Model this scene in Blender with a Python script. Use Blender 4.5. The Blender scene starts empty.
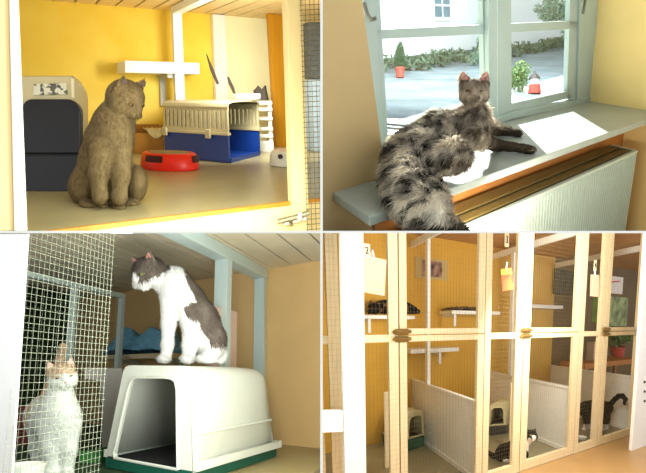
import bpy, bmesh, math, random
import numpy as np
from mathutils import Vector, Matrix
random.seed(7); rng = np.random.default_rng(7)
SC = bpy.context.scene
COL = SC.collection
V = Vector
# ------------------------------------------------------------------ camera
F, CX, CY, WPX, HPX = 560.0, 321.5, 232.0, 646, 473
cam = bpy.data.cameras.new('camera'); camo = bpy.data.objects.new('camera', cam); COL.objects.link(camo)
cam.sensor_fit = 'HORIZONTAL'; cam.sensor_width = 36.0; cam.lens = 36.0 * F / WPX
cam.shift_x = (WPX / 2 - CX) / WPX
cam.shift_y = -(HPX / 2 - CY) / WPX
cam.clip_start = 0.05; cam.clip_end = 200
camo.rotation_euler = (math.pi / 2, 0, 0)
SC.camera = camo

def ray(u, v): return V(((u - CX) / F, 1.0, (CY - v) / F))
def at(u, v, y): return ray(u, v) * y

class Frame:
    """three directions and an origin: x to the right, y into the room, z up"""
    def __init__(s, o, ex, ey, ez):
        s.o = V(o); s.ex = V(ex); s.ey = V(ey); s.ez = V(ez)
        s.M = Matrix((s.ex, s.ey, s.ez)).transposed(); s.I = s.M.inverted()
    def w(s, a, b, c): return s.o + s.ex * a + s.ey * b + s.ez * c
    def loc(s, p): return s.I @ (V(p) - s.o)
    def hit(s, u, v, ax, val):
        o = s.I @ (-s.o); r = s.I @ ray(u, v)
        t = (val - o[ax]) / r[ax]
        return o + r * t
    def hw(s, u, v, ax, val):
        p = s.hit(u, v, ax, val); return s.w(*p)

def lin(c):
    if isinstance(c, str):
        c = tuple(int(c[i:i + 2], 16) for i in (0, 2, 4))
    return tuple(((x / 255) / 12.92 if x / 255 < .04045 else ((x / 255 + .055) / 1.055) ** 2.4) for x in c)

# ------------------------------------------------------------------ materials
MATS = {}
def mat(name, col, rough=.6, var=.08, scale=8., bump=0., spec=.4, col2=None, detail=4, metal=0., stretch=None, thr=None):
    if name in MATS: return MATS[name]
    m = bpy.data.materials.new(name); m.use_nodes = True; nt = m.node_tree; nd = nt.nodes
    b = nd['Principled BSDF']; b.inputs['Roughness'].default_value = rough; b.inputs['Metallic'].default_value = metal
    b.inputs['Specular IOR Level'].default_value = spec
    c = lin(col)
    tc = nd.new('ShaderNodeTexCoord'); mp = nd.new('ShaderNodeMapping')
    nt.links.new(tc.outputs['Object'], mp.inputs['Vector'])
    if stretch: mp.inputs['Scale'].default_value = stretch
    nz = nd.new('ShaderNodeTexNoise'); nz.inputs['Scale'].default_value = scale; nz.inputs['Detail'].default_value = detail
    nt.links.new(mp.outputs['Vector'], nz.inputs['Vector'])
    rp = nd.new('ShaderNodeValToRGB')
    lo = lin(col2) if col2 else tuple(max(0, x * (1 - var * 1.6)) for x in c)
    hi = c if col2 else tuple(min(1, x * (1 + var)) for x in c)
    rp.color_ramp.elements[0].color = (*lo, 1); rp.color_ramp.elements[1].color = (*hi, 1)
    t0, t1 = thr or (.3, .7)
    rp.color_ramp.elements[0].position = t0; rp.color_ramp.elements[1].position = t1
    nt.links.new(nz.outputs['Fac'], rp.inputs['Fac']); nt.links.new(rp.outputs['Color'], b.inputs['Base Color'])
    if bump:
        bp = nd.new('ShaderNodeBump'); bp.inputs['Strength'].default_value = bump; bp.inputs['Distance'].default_value = .01
        nt.links.new(nz.outputs['Fac'], bp.inputs['Height']); nt.links.new(bp.outputs['Normal'], b.inputs['Normal'])
    MATS[name] = m; return m

def wood(name, col, var=.12):
    return mat(name, col, .55, var, 6., .05, .3, stretch=(6, 6, .6))

def coatmat(name, rough=.75, sheen=.2, spec=.2):
    m = bpy.data.materials.new(name); m.use_nodes = True; nt = m.node_tree; nd = nt.nodes
    b = nd['Principled BSDF']; b.inputs['Roughness'].default_value = rough
    b.inputs['Specular IOR Level'].default_value = spec
    a = nd.new('ShaderNodeAttribute'); a.attribute_name = 'coat'
    nt.links.new(a.outputs['Color'], b.inputs['Base Color'])
    if sheen:
        b.inputs['Sheen Weight'].default_value = .06; b.inputs['Sheen Roughness'].default_value = .4
    return m
COAT = coatmat('cat_coat')
def furmat(name, tr):
    m = bpy.data.materials.new(name); m.use_nodes = True; nt = m.node_tree; nd = nt.nodes
    nd.remove(nd['Principled BSDF']); out = nd['Material Output']
    a = nd.new('ShaderNodeAttribute'); a.attribute_name = 'coat'
    d = nd.new('ShaderNodeBsdfDiffuse'); t = nd.new('ShaderNodeBsdfTranslucent'); mx = nd.new('ShaderNodeMixShader')
    mx.inputs[0].default_value = tr
    nt.links.new(a.outputs['Color'], d.inputs['Color']); nt.links.new(a.outputs['Color'], t.inputs['Color'])
    nt.links.new(d.outputs[0], mx.inputs[1]); nt.links.new(t.outputs[0], mx.inputs[2]); nt.links.new(mx.outputs[0], out.inputs[0])
    return m
FUR = furmat('cat_fur', .2); FURLONG = furmat('cat_long_fur', .6)

def glass(name, tint=(1, 1, 1), refl=.06):
    m = bpy.data.materials.new(name); m.use_nodes = True; nt = m.node_tree; nd = nt.nodes
    nd.remove(nd['Principled BSDF']); out = nd['Material Output']
    t = nd.new('ShaderNodeBsdfTransparent'); t.inputs[0].default_value = (*tint, 1)
    g = nd.new('ShaderNodeBsdfGlossy'); g.inputs['Roughness'].default_value = .02
    mx = nd.new('ShaderNodeMixShader'); mx.inputs[0].default_value = refl
    nt.links.new(t.outputs[0], mx.inputs[1]); nt.links.new(g.outputs[0], mx.inputs[2]); nt.links.new(mx.outputs[0], out.inputs[0])
    return m

# ------------------------------------------------------------------ things and parts
def thing(name, label, cat, loc, group=None):
    o = bpy.data.objects.new(name, None); COL.objects.link(o); o.location = loc; o.empty_display_size = .05
    o['label'] = label; o['category'] = cat
    if group: o['group'] = group
    return o

QUAD = {1: (-1, 1), 2: (1, 1), 3: (-1, -1), 4: (1, -1)}    # side of the two dividing boards a room lies on
EPS = .0032

class MB:
    def __init__(s): s.v = []; s.f = []; s.sm = []
    def add(s, vs, fs, smooth=False):
        n = len(s.v); s.v += [V(p) for p in vs]
        for f in fs: s.f.append([n + i for i in f]); s.sm.append(smooth)
        return s
    def hexa(s, p):     # p: 4 points of one face, 4 of the opposite one
        return s.add(p, [(3, 2, 1, 0), (4, 5, 6, 7), (0, 1, 5, 4), (1, 2, 6, 5), (2, 3, 7, 6), (3, 0, 4, 7)])
    def box(s, fr, a0, a1, b0, b1, c0, c1):
        w = fr.w
        return s.hexa([w(a0, b0, c0), w(a1, b0, c0), w(a1, b1, c0), w(a0, b1, c0), w(a0, b0, c1), w(a1, b0, c1), w(a1, b1, c1), w(a0, b1, c1)])
    def prism(s, pts, d):
        n = len(pts); d = V(d)
        vs = list(pts) + [V(p) + d for p in pts]
        return s.add(vs, [tuple(range(n - 1, -1, -1)), tuple(range(n, 2 * n))] + [(i, (i + 1) % n, n + (i + 1) % n, n + i) for i in range(n)])
    def slab(s, fr, px, ax, val, th):     # outline seen on one plane of the room, with thickness th along that axis
        pts = [fr.hw(u, v, ax, val) for u, v in px]
        return s.prism(pts, (fr.ex, fr.ey, fr.ez)[ax] * th)
    def loft(s, rings, caps=True, smooth=True, closed=True):
        n = len(rings[0]); b = len(s.v)
        vs = [p for r in rings for p in r]; fs = []
        for i in range(len(rings) - 1):
            for j in range(n if closed else n - 1):
                k = (j + 1) % n
                fs.append((i * n + j, i * n + k, (i + 1) * n + k, (i + 1) * n + j))
        s.add(vs, fs, smooth)
        if caps:
            s.f.append([b + i for i in range(n - 1, -1, -1)]); s.sm.append(False)
            s.f.append([b + (len(rings) - 1) * n + i for i in range(n)]); s.sm.append(False)
        return s
    def tube(s, pts, r, sides=8, caps=True, up=None):
        pts = [V(p) for p in pts]; rs = r if isinstance(r, (list, tuple)) else [r] * len(pts)
        rings = []; prev = None
        for i, p in enumerate(pts):
            d = (pts[min(i + 1, len(pts) - 1)] - pts[max(i - 1, 0)]).normalized()
            x = d.cross(prev if prev is not None else V((.31, .2, .93)))
            if x.length < 1e-4: x = d.cross(V((1, 0, 0)))
            x.normalize(); y = d.cross(x); prev = -y if False else (prev or V((.31, .2, .93)))
            rings.append([p + x * (math.cos(2 * math.pi * k / sides) * rs[i]) + y * (math.sin(2 * math.pi * k / sides) * rs[i]) for k in range(sides)])
        return s.loft(rings, caps, sides > 4)
    def wire(s, p, q, r):
        p = V(p); q = V(q); d = (q - p).normalized()
        x = d.cross(V((.3, .9, .2))).normalized() * r; y = d.cross(x).normalized() * r
        vs = [p + x, p + y, p - x, p - y, q + x, q + y, q - x, q - y]
        return s.add(vs, [(0, 1, 5, 4), (1, 2, 6, 5), (2, 3, 7, 6), (3, 0, 4, 7)])
    def lathe(s, o, ex, ey, ez, prof, n=32, a0=0., a1=2 * math.pi):
        full = abs(a1 - a0 - 2 * math.pi) < 1e-6
        k = n if full else n + 1; rings = []
        for (r, z) in prof:
            rings.append([o + ex * (r * math.cos(a0 + (a1 - a0) * i / n)) + ey * (r * math.sin(a0 + (a1 - a0) * i / n)) + ez * z for i in range(k)])
        return s.loft(rings, False, True, full)
    def sphere(s, o, ax, n=12, m=8):     # ax: three half-axis vectors
        rings = []
        for i in range(m + 1):
            t = math.pi * i / m
            rings.append([o + ax[0] * (math.sin(t) * math.cos(2 * math.pi * j / n)) + ax[1] * (math.sin(t) * math.sin(2 * math.pi * j / n)) + ax[2] * math.cos(t) for j in range(n)])
        return s.loft(rings, False, True)
    def build(s, name, m, parent=None, bevel=0., clip=None, sharp=40, solid=0.):
        me = bpy.data.meshes.new(name)
        o = bpy.data.objects.new(name, me); COL.objects.link(o)
        if parent is not None:
            p = parent; off = V((0, 0, 0))
            while p is not None: off = off + p.location; p = p.parent
            o.parent = parent
        elif s.v:
            lo = V([min(p[i] for p in s.v) for i in range(3)]); hi = V([max(p[i] for p in s.v) for i in range(3)])
            off = V(((lo.x + hi.x) / 2, (lo.y + hi.y) / 2, lo.z)); o.location = off
        me.from_pydata([tuple(p - off) for p in s.v], [], s.f)
        me.polygons.foreach_set('use_smooth', s.sm)
        bm = bmesh.new(); bm.from_mesh(me)
        bmesh.ops.remove_doubles(bm, verts=bm.verts, dist=1e-6)
        if clip:
            sx, sz = QUAD[clip]
            for co, no in ((V((sx * EPS, 0, 0)), V((sx, 0, 0))), (V((0, 0, sz * EPS)), V((0, 0, sz)))):
                geom = bm.verts[:] + bm.edges[:] + bm.faces[:]
                r = bmesh.ops.bisect_plane(bm, geom=geom, plane_co=co - off, plane_no=no, clear_inner=True)
                es = [e for e in r['geom_cut'] if isinstance(e, bmesh.types.BMEdge)]
                if es:
                    try: bmesh.ops.holes_fill(bm, edges=es, sides=0)
                    except Exception: pass
        bmesh.ops.recalc_face_normals(bm, faces=bm.faces)
        bm.to_mesh(me); bm.free()
        me.materials.append(m)
        if any(s.sm): me.set_sharp_from_angle(angle=math.radians(sharp))
        if bevel:
            b = o.modifiers.new('bevel', 'BEVEL'); b.width = bevel; b.segments = 2; b.limit_method = 'ANGLE'; b.angle_limit = math.radians(35)
        return o

def tag(o, label, cat, group=None, kind=None):
    if label: o['label'] = label
    if cat: o['category'] = cat
    if group: o['group'] = group
    if kind: o['kind'] = kind
    return o
def struct(name, mb, m, clip=None, bevel=0., label=None, cat=None):
    o = mb.build(name, m, None, bevel, clip); o['kind'] = 'structure'
    if label: o['label'] = label; o['category'] = cat
    return o

def rr(u0, v0, u1, v1, r, n=5):
    if not isinstance(r, (list, tuple)): r = (r,) * 4
    out = []
    for (cx, cy, a, q) in ((u1 - r[0], v0 + r[0], -90, r[0]), (u1 - r[1], v1 - r[1], 0, r[1]), (u0 + r[2], v1 - r[2], 90, r[2]), (u0 + r[3], v0 + r[3], 180, r[3])):
        for i in range(n + 1):
            t = math.radians(a + 90 * i / n); out.append((cx + q * math.cos(t), cy + q * math.sin(t)))
    return out

def text_part(s, name, o, ex, ez, size, m, parent):
    cu = bpy.data.curves.new('t', 'FONT'); cu.body = s; cu.size = size; cu.extrude = .0015; cu.align_x = 'CENTER'; cu.align_y = 'CENTER'
    ob = bpy.data.objects.new('t', cu); COL.objects.link(ob)
    me = bpy.data.meshes.new_from_object(ob.evaluated_get(bpy.context.evaluated_depsgraph_get()))
    bpy.data.objects.remove(ob)
    ex = V(ex).normalized(); ez = V(ez).normalized(); n = ex.cross(ez).normalized()
    mb = MB(); mb.add([o + ex * v.co.x + ez * v.co.y + n * v.co.z for v in me.vertices], [list(p.vertices) for p in me.polygons])
    return mb.build(name, m, parent)

# ------------------------------------------------------------------ organic bodies
def nrm(x): return x / np.maximum(np.linalg.norm(x, axis=-1, keepdims=True), 1e-9)

def sdf_eval(prims, P):
    D = None
    for pr in prims:
        k = pr[0]
        if k == 'c':
            _, a, b, ra, rb, kk = pr; a = np.array(a, np.float32); b = np.array(b, np.float32); ab = b - a
            t = np.clip(((P - a) @ ab) / max(float(ab @ ab), 1e-6), 0, 1)
            d = np.linalg.norm(P - a - t[..., None] * ab, axis=-1) - (ra + t * (rb - ra))
        elif k == 'e':
            _, c, rad, R, kk = pr
            q = (P - np.array(c, np.float32)) @ np.array(R, np.float32).T; rad = np.array(rad, np.float32)
            k0 = np.linalg.norm(q / rad, axis=-1); k1 = np.linalg.norm(q / (rad * rad), axis=-1)
            d = k0 * (k0 - 1) / np.maximum(k1, 1e-6)
        else:
            _, a, b, ra, rb, n, ratio, kk = pr; a = np.array(a, np.float32); b = np.array(b, np.float32); n = np.array(n, np.float32); n = n / np.linalg.norm(n)
            ab = b - a; ab = ab - n * (ab @ n)
            q = P - a; qn = q @ n; q = q + (qn * (1 / ratio - 1))[..., None] * n
            t = np.clip((q @ ab) / float(ab @ ab), 0, 1)
            d = (np.linalg.norm(q - t[..., None] * ab, axis=-1) - (ra + t * (rb - ra))) * .6
        if D is None: D = d
        else:
            h = np.clip(.5 + .5 * (D - d) / kk, 0, 1)
            D = D * (1 - h) + d * h - kk * h * (1 - h)
    return D

def surface_nets(prims, h):
    lo = np.full(3, 1e9); hi = -lo
    for pr in prims:
        if pr[0] == 'e': pts = [(np.array(pr[1]), max(pr[2]))]
        else: pts = [(np.array(pr[1]), pr[3]), (np.array(pr[2]), pr[4])]
        for c, r in pts: lo = np.minimum(lo, c - r - 6); hi = np.maximum(hi, c + r + 6)
    n = np.ceil((hi - lo) / h).astype(int) + 1
    g = np.stack(np.meshgrid(*[np.arange(k, dtype=np.float32) for k in n], indexing='ij'), -1) * h + lo.astype(np.float32)
    D = sdf_eval(prims, g.reshape(-1, 3)).reshape(n)
    S = D < 0
    c8 = [(i, j, k) for i in (0, 1) for j in (0, 1) for k in (0, 1)]
    cnt = sum(S[i:n[0] - 1 + i, j:n[1] - 1 + j, k:n[2] - 1 + k].astype(np.int8) for i, j, k in c8)
    mask = (cnt > 0) & (cnt < 8)
    idx = np.argwhere(mask); acc = np.zeros((len(idx), 3)); num = np.zeros(len(idx))
    for a in c8:
        for ax in range(3):
            if a[ax]: continue
            b = list(a); b[ax] = 1
            d0 = D[tuple((idx + a).T)]; d1 = D[tuple((idx + b).T)]
            cr = (d0 < 0) != (d1 < 0)
            t = np.where(cr, d0 / np.where(cr, d0 - d1, 1), 0)
            p = np.array(a, float)[None] + t[:, None] * (np.array(b) - np.array(a))[None]
            acc += p * cr[:, None]; num += cr
    vid = -np.ones(mask.shape, int); vid[mask] = np.arange(len(idx))
    verts = (idx + acc / num[:, None]) * h + lo
    faces = []
    for ax in range(3):
        o1, o2 = [(1, 2), (2, 0), (0, 1)][ax]
        sl0 = [slice(None)] * 3; sl1 = [slice(None)] * 3; sl0[ax] = slice(0, -1); sl1[ax] = slice(1, None)
        e = np.argwhere(S[tuple(sl0)] != S[tuple(sl1)])
        e = e[(e[:, o1] > 0) & (e[:, o2] > 0)]
        inn = S[tuple(e.T)]
        u1 = np.zeros(3, int); u1[o1] = 1; u2 = np.zeros(3, int); u2[o2] = 1
        q = np.stack([vid[tuple((e - u1 - u2).T)], vid[tuple((e - u2).T)], vid[tuple(e.T)], vid[tuple((e - u1).T)]], 1)
        q[~inn] = q[~inn][:, ::-1]
        faces.append(q)
    f = np.concatenate(faces); f = f[(f >= 0).all(1)]
    return verts, f

def vnormals(v, f):
    n = np.cross(v[f[:, 2]] - v[f[:, 0]], v[f[:, 3]] - v[f[:, 1]])
    N = np.zeros_like(v)
    for k in range(4): np.add.at(N, f[:, k], n)
    return nrm(N)

def vnoise(p, s, seed=0):
    """smooth value noise in 3-D, 0..1"""
    q = p / s + seed * 17.3; i = np.floor(q).astype(np.int64); fr = q - i; fr = fr * fr * (3 - 2 * fr)
    def hsh(a): 
        x = (a[:, 0] * 73856093) ^ (a[:, 1] * 19349663) ^ (a[:, 2] * 83492791) ^ (seed * 7919)
        x = (x ^ (x >> 13)) * 1274126177 & 0x7fffffff
        return ((x ^ (x >> 16)) & 0xffff) / 65535.
    out = 0
    for a in (0, 1):
        for b in (0, 1):
            for c in (0, 1):
                w = (fr[:, 0] if a else 1 - fr[:, 0]) * (fr[:, 1] if b else 1 - fr[:, 1]) * (fr[:, 2] if c else 1 - fr[:, 2])
                out = out + w * hsh(i + np.array([a, b, c]))
    return out

class Beast:
    """a cat laid out in picture-sized units (x right, y away, z up) around one point of the room"""
    def __init__(s, name, label, u0, v0, y0, room, base, group=None):
        s.u0, s.v0, s.y0, s.room, s.base = u0, v0, y0, room, base
        s.s = y0 / F; s.c = at(u0, v0, y0); s.d = ray(u0, v0)
        s.pr = []; s.root = None; s.name = name; s.label = label; s.group = group
    def P(s, u, v, dy=0.):
        k = 1 + dy / s.y0
        return np.array([(u - s.u0) * k, dy / s.s, (s.v0 - v) * k], float)
    def floor(s, u, v, c):
        return s.room.hw(u, v, 2, c).y - s.y0
    def W(s, p):
        p = np.asarray(p, float)
        X = np.array([[s.s, 0, 0], list(V(s.d) * s.s), [0, 0, s.s]])
        return p @ X + np.array(s.c)
    def cap(s, a, b, ra, rb, k=5.): s.pr.append(('c', s.P(*a), s.P(*b), ra, rb, k)); return s
    def chain(s, pts, k=5.):
        for (a, b) in zip(pts[:-1], pts[1:]): s.cap(a[:3], b[:3], a[3], b[3], k)
        return s
    def ell(s, c, rad, k=5., rot=0., R=None):
        if R is None:
            ca, sa = math.cos(rot), math.sin(rot); R = [[ca, 0, -sa], [0, 1, 0], [sa, 0, ca]]
        s.pr.append(('e', s.P(*c), rad, R, k)); return s
    def head(s, c, r, yaw=0., pitch=0., roll=0., ear=1., earw=.42, spread=.62):
        c = s.P(*c)
        cy, sy = math.cos(yaw), math.sin(yaw); cp, sp = math.cos(pitch), math.sin(pitch)
        f = np.array([sy * cp, -cy * cp, sp]); rt = np.array([cy, sy, 0.]); up = np.cross(f, rt); up = -up if up[2] < 0 else up
        cr, sr = math.cos(roll), math.sin(roll); rt, up = rt * cr + up * sr, up * cr - rt * sr
        s.H = (c, rt, f, up, r)
        q = lambda x, y, z: c + r * (rt * x + f * y + up * z)
        s.q = q; R = [rt, f, up]
        s.pr += [('e', q(0, 0, 0), (r, r * .95, r * .86), R, 3.), ('e', q(.46, .3, -.3), (r * .5, r * .52, r * .45), R, 3.), ('e', q(-.46, .3, -.3), (r * .5, r * .52, r * .45), R, 3.),
                 ('e', q(.2, .85, -.36), (r * .3, r * .33, r * .25), R, 1.5), ('e', q(-.2, .85, -.36), (r * .3, r * .33, r * .25), R, 1.5),
                 ('c', q(0, .72, -.6), q(0, .5, -.6), r * .22, r * .3, 2.), ('c', q(0, .72, .25), q(0, 1.06, -.16), r * .25, r * .15, 2.)]
        for sgn in (-1, 1):
            s.pr.append(('f', q(sgn * spread, -.05, .55), q(sgn * (spread + .2), -.02, .6 + .85 * ear), r * earw, r * .05, f, .3, 1.6))
        s.ear = (spread, ear, earw)
    zmin = None
    def finish(s, h, coat, strands=0, flen=3., flow=None, lift=.35, width=.35, mat_f=None, lenfn=None, tipfn=None, curl=0., vs=None):
        v, f = surface_nets(s.pr, h)
        for _ in range(2):      # light relaxing
            acc = np.zeros_like(v); num = np.zeros(len(v))
            for k in range(4):
                np.add.at(acc, f[:, k], v[f[:, (k + 1) % 4]] + v[f[:, k - 1]]); np.add.at(num, f[:, k], 2)
            v = v * .6 + .4 * acc / num[:, None]
        if s.zmin is not None:      # ends on the board below
            W = s.W(v); k = W[:, 2] < s.zmin
            v[k, 2] += (s.zmin - W[k, 2]) / s.s
        W = s.W(v); lo = W.min(0); hi = W.max(0)
        s.root = o = None
        me = bpy.data.meshes.new(s.name); o = bpy.data.objects.new(s.name, me); COL.objects.link(o)
        off = V(((lo[0] + hi[0]) / 2, (lo[1] + hi[1]) / 2, lo[2])); o.location = off
        me.from_pydata((W - np.array(off)).tolist(), [], f.tolist())
        me.polygons.foreach_set('use_smooth', [True] * len(f))
        colr = coat(v)
        ca = me.color_attributes.new('coat', 'FLOAT_COLOR', 'POINT'); ca.data.foreach_set('color', np.concatenate([colr, np.ones((len(v), 1))], 1).ravel())
        me.materials.append(COAT); s.root = o
        tag(o, s.label, 'cat', s.group)
        if strands:
            N = vnormals(v, f)
            ar = np.linalg.norm(np.cross(v[f[:, 2]] - v[f[:, 0]], v[f[:, 3]] - v[f[:, 1]]), axis=1)
            fi = rng.choice(len(f), strands, p=ar / ar.sum())
            a = rng.random((strands, 1)); b = rng.random((strands, 1)); q = f[fi]
            bl = lambda X: (X[q[:, 0]] * (1 - a) + X[q[:, 1]] * a) * (1 - b) + (X[q[:, 3]] * (1 - a) + X[q[:, 2]] * a) * b
            p = bl(v); n = nrm(bl(N)); c = coat(p)
            fl = flow(p) if flow else np.tile(np.array([0, 0, -1.]), (strands, 1))
            if curl:
                w = np.stack([vnoise(p, 7., 11) - .5, vnoise(p, 7., 12) - .5, vnoise(p, 7., 13) - .5], 1)
                fl = fl + curl * 2 * w
            fl = nrm(fl - n * (fl * n).sum(1, keepdims=True))
            d = nrm(n * lift + fl * (1 - lift) + rng.normal(0, .16, (strands, 3)))
            L = flen * (.7 + .6 * rng.random((strands, 1)))
            if lenfn is not None: L = L * lenfn(p)[:, None]
            wd = nrm(np.cross(d, n)) * width * (.7 + .6 * rng.random((strands, 1)))
            d2 = nrm(d * .7 + fl * .6 - n * .12)
            r0 = p - n * .4; m1 = r0 + d * L * .5; tip = m1 + d2 * L * .5
            pts = np.stack([r0 - wd, r0 + wd, m1 + wd * .8, m1 - wd * .8, tip], 1).reshape(-1, 3)
            if s.zmin is not None:
                pw = s.W(pts).reshape(-1, 5, 3); keep = pw[:, :, 2].min(1) > s.zmin
                pts = pts.reshape(-1, 5, 3)[keep].reshape(-1, 3); p = p[keep]; c = c[keep]; strands = int(keep.sum())
            i = np.arange(strands)[:, None] * 5
            fs = np.concatenate([i + np.array([0, 1, 2, 3])], 1).tolist() + (i + np.array([3, 2, 4])).tolist()
            sh = (.86 + .28 * rng.random((strands, 1)))
            c = np.clip(c * sh, 0, 1)
            ct = np.clip(tipfn(p, c), 0, 1) if tipfn else c
            cc = np.stack([c, c, c, c, ct], 1).reshape(-1, 3)
            fm = bpy.data.meshes.new('fur'); fo = bpy.data.objects.new('fur', fm); COL.objects.link(fo); fo.parent = o
            fm.from_pydata((s.W(pts) - np.array(off)).tolist(), [], fs)
            ca = fm.color_attributes.new('coat', 'FLOAT_COLOR', 'POINT'); ca.data.foreach_set('color', np.concatenate([cc, np.ones((len(cc), 1))], 1).ravel())
            fm.materials.append(mat_f or FUR); fo['kind'] = 'stuff'
        return o
    def blob(s, name, c, rad, m, R=None, n=12):
        if R is None: R = np.eye(3)
        mb = MB(); X = [V(s.W(np.array(c) + np.array(R[i]) * rad[i])) - V(s.W(c)) for i in range(3)]
        mb.sphere(V(s.W(c)), X, n, 8)
        return mb.build(name, m, s.root, sharp=180)
    def face(s, eye_m, nose_m, inner_m, open_=1., whisk=None, eye_r=.19):
        c, rt, f, up, r = s.H; q = s.q; R = [rt, f, up]
        for sg in (-1, 1):
            e = s.blob('eye', q(sg * .41, .8, .08), (r * eye_r, r * .12, r * eye_r * open_), eye_m, R)
            if open_ > .4:
                p = q(sg * .41, .905, .08); mb = MB(); X = [V(s.W(p + np.array(R[i]) * (r * k))) - V(s.W(p)) for i, k in ((0, .055), (1, .03), (2, eye_r * open_ * .8))]
                mb.sphere(V(s.W(p)), X, 8, 6); mb.build('pupil', MATS['cat_pupil'], e, sharp=180)
        s.blob('nose', q(0, 1.14, -.2), (r * .12, r * .08, r * .08), nose_m, R)
        sp, er, ew = s.ear
        for sg in (-1, 1):
            b = q(sg * (sp + .02), .11, .74); t = q(sg * (sp + .15), .1, .6 + .66 * er)
            mb = MB(); w = rt * r * ew * .62
            pts = [b - w, b + w, t + w * .15, t - w * .15]
            pts = [V(s.W(x)) for x in pts] + [V(s.W(x - f * r * .06)) for x in pts]
            mb.hexa(pts); mb.build('inner_ear', inner_m, s.root)
        if whisk:
            for sg in (-1, 1):
                mb = MB()
                for k in range(4):
                    p0 = q(sg * .28, .95, -.32 - .04 * k); p1 = q(sg * .9, .85, -.25 - .12 * k); p2 = q(sg * 1.45, .6, -.38 - .2 * k)
                    mb.tube([V(s.W(p0)), V(s.W(p1)), V(s.W(p2))], [.0006, .0005, .0002], 4)
                mb.build('whiskers', whisk, s.root)
mat('cat_pupil', (12, 12, 10), .1, 0)
# ================================================================== rooms' directions, and the two boards between them
def dirv(u, v): return ray(u, v).normalized()
O0 = V((0, 0, 0))
R1 = Frame(O0, dirv(1160, 95), dirv(0, 95), V((-.037, 0, 1)).normalized())
R2 = Frame(O0, dirv(933, 19), dirv(75, 19), -dirv(488, 1150))
R3 = Frame(O0, -dirv(-385, 373), dirv(451, 373), dirv(290, -2393))
R4 = Frame(O0, dirv(961, 325), dirv(261, 326), -dirv(427, 3200))
def level(fr, u, v, y):      # height of the level surface seen at a pixel at distance y
    return fr.loc(at(u, v, y))[2]
WF = Frame(O0, (1, 0, 0), (0, 1, 0), (0, 0, 1))
board = mat('white_board_edge', (236, 236, 230), .6, .02)
struct('wall_divider', MB().box(WF, -.0028, .0028, 1.25, 4.6, -.0026, 1.7), board)
struct('wall_divider', MB().box(WF, -.0028, .0028, 1.25, 8.5, -3.6, -.0026), board)
struct('trim_1', MB().box(WF, -1.2, -.0029, 1.25, 4.6, -.0026, .0026), board)
struct('trim_2', MB().box(WF, .0029, 4.8, 1.25, 8.5, -.0026, .0026), board)

# ================================================================== ROOM 1 : yellow pen with the sitting grey cat
H1 = level(R1, 105, 208, 1.75); B1 = R1.hit(105, 231, 2, H1)[1]; B1 = R1.hit(170, 216, 2, H1)[1]
BW1 = R1.hit(150, 150, 2, H1)[1]
T1 = R1.hit(100, 5, 1, BW1)[2]
yellow = mat('yellow_plaster', (248, 218, 88), .5, .05, 3.5, .02, .35, col2=(240, 200, 56))
pale = mat('pale_glow_wall', (253, 248, 196), .6, .02, 3.)  # pale tone holds the overexposed window glow on this stretch of wall
deckm = mat('olive_grey_deck', (170, 158, 112), .28, .06, 5., .02, .5)
orange = mat('orange_edge', (204, 134, 26), .5, .1, 20.)
cream = wood('cream_painted_wood', (240, 214, 150), .04)
peach = wood('peach_painted_wood', (250, 222, 160), .04)
white = mat('white_paint', (240, 240, 226), .45, .02)
orangewood = wood('orange_varnished_wood', (196, 136, 24), .08)
dark = mat('dark_gap', (62, 44, 24), .9, .1)
a_l = -1.0; a_r = 2.3
struct('floor', MB().box(R1, a_l, a_r, B1 + .0, BW1, H1 - .011, H1), deckm, 1)
struct('trim_3', MB().box(R1, a_l, a_r, B1 - .012, B1, H1 - .011, H1 + .002), orange, 1)
struct('wall_front', MB().box(R1, a_l, a_r, B1 - .008, B1 + .01, H1 - .16, H1 - .0115), cream, 1)
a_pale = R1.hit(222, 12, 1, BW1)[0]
struct('wall_back', MB().box(R1, a_l, a_pale, BW1, BW1 + .08, H1 - .03, T1 + .05), yellow, 1)
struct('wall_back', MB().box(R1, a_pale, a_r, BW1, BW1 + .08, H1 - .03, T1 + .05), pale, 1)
# ceiling of narrow boards
mb = MB(); w = .118; a = a_l
while a < a_r:
    mb.box(R1, a, a + w - .014, B1 - .1, BW1, T1, T1 + .012); a += w
struct('ceiling', mb, mat('ceiling_boards', (238, 206, 140), .5, .06, 4.), 1)
struct('ceiling', MB().box(R1, a_l, a_r, B1 - .1, BW1, T1 + .013, T1 + .03), dark, 1)

# left front posts
def post_px(fr, name, px, b, th, m, label, cat='post', clip=None, bevel=.003, group=None):
    o = MB().slab(fr, px, 1, b, th).build(name, m, None, bevel, clip)
    return tag(o, label, cat, group)
post_px(R1, 'wooden_post', [(9, -6), (18.6, -6), (27.5, 231.5), (14.2, 231.5)], B1 - .05, .05, white, 'white post with bright light put into its colour, left of the sitting grey cat', clip=1)  # brightly lit face of cream wood, its light put into the white
post_px(R1, 'wooden_post', [(-8, -6), (8.8, -6), (14, 231.5), (-8, 231.5)], B1 - .04, .04, peach, 'peach coloured post at the far left edge beside the white post', clip=1)
# wide orange post and its bowl further in
bq = R1.hit(279, 147, 2, H1)[1]
def vt1(u, b):
    p = R1.w(R1.hit(u, 20, 1, b)[0], b, T1 - .002); return CY - F * p.z / p.y
post_px(R1, 'wooden_post', [(268.8, vt1(269, bq)), (286.6, vt1(287, bq)), (292, 147), (276.5, 147)], bq, .05, orangewood, 'wide orange varnished post behind the white bowl', clip=1)

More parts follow.
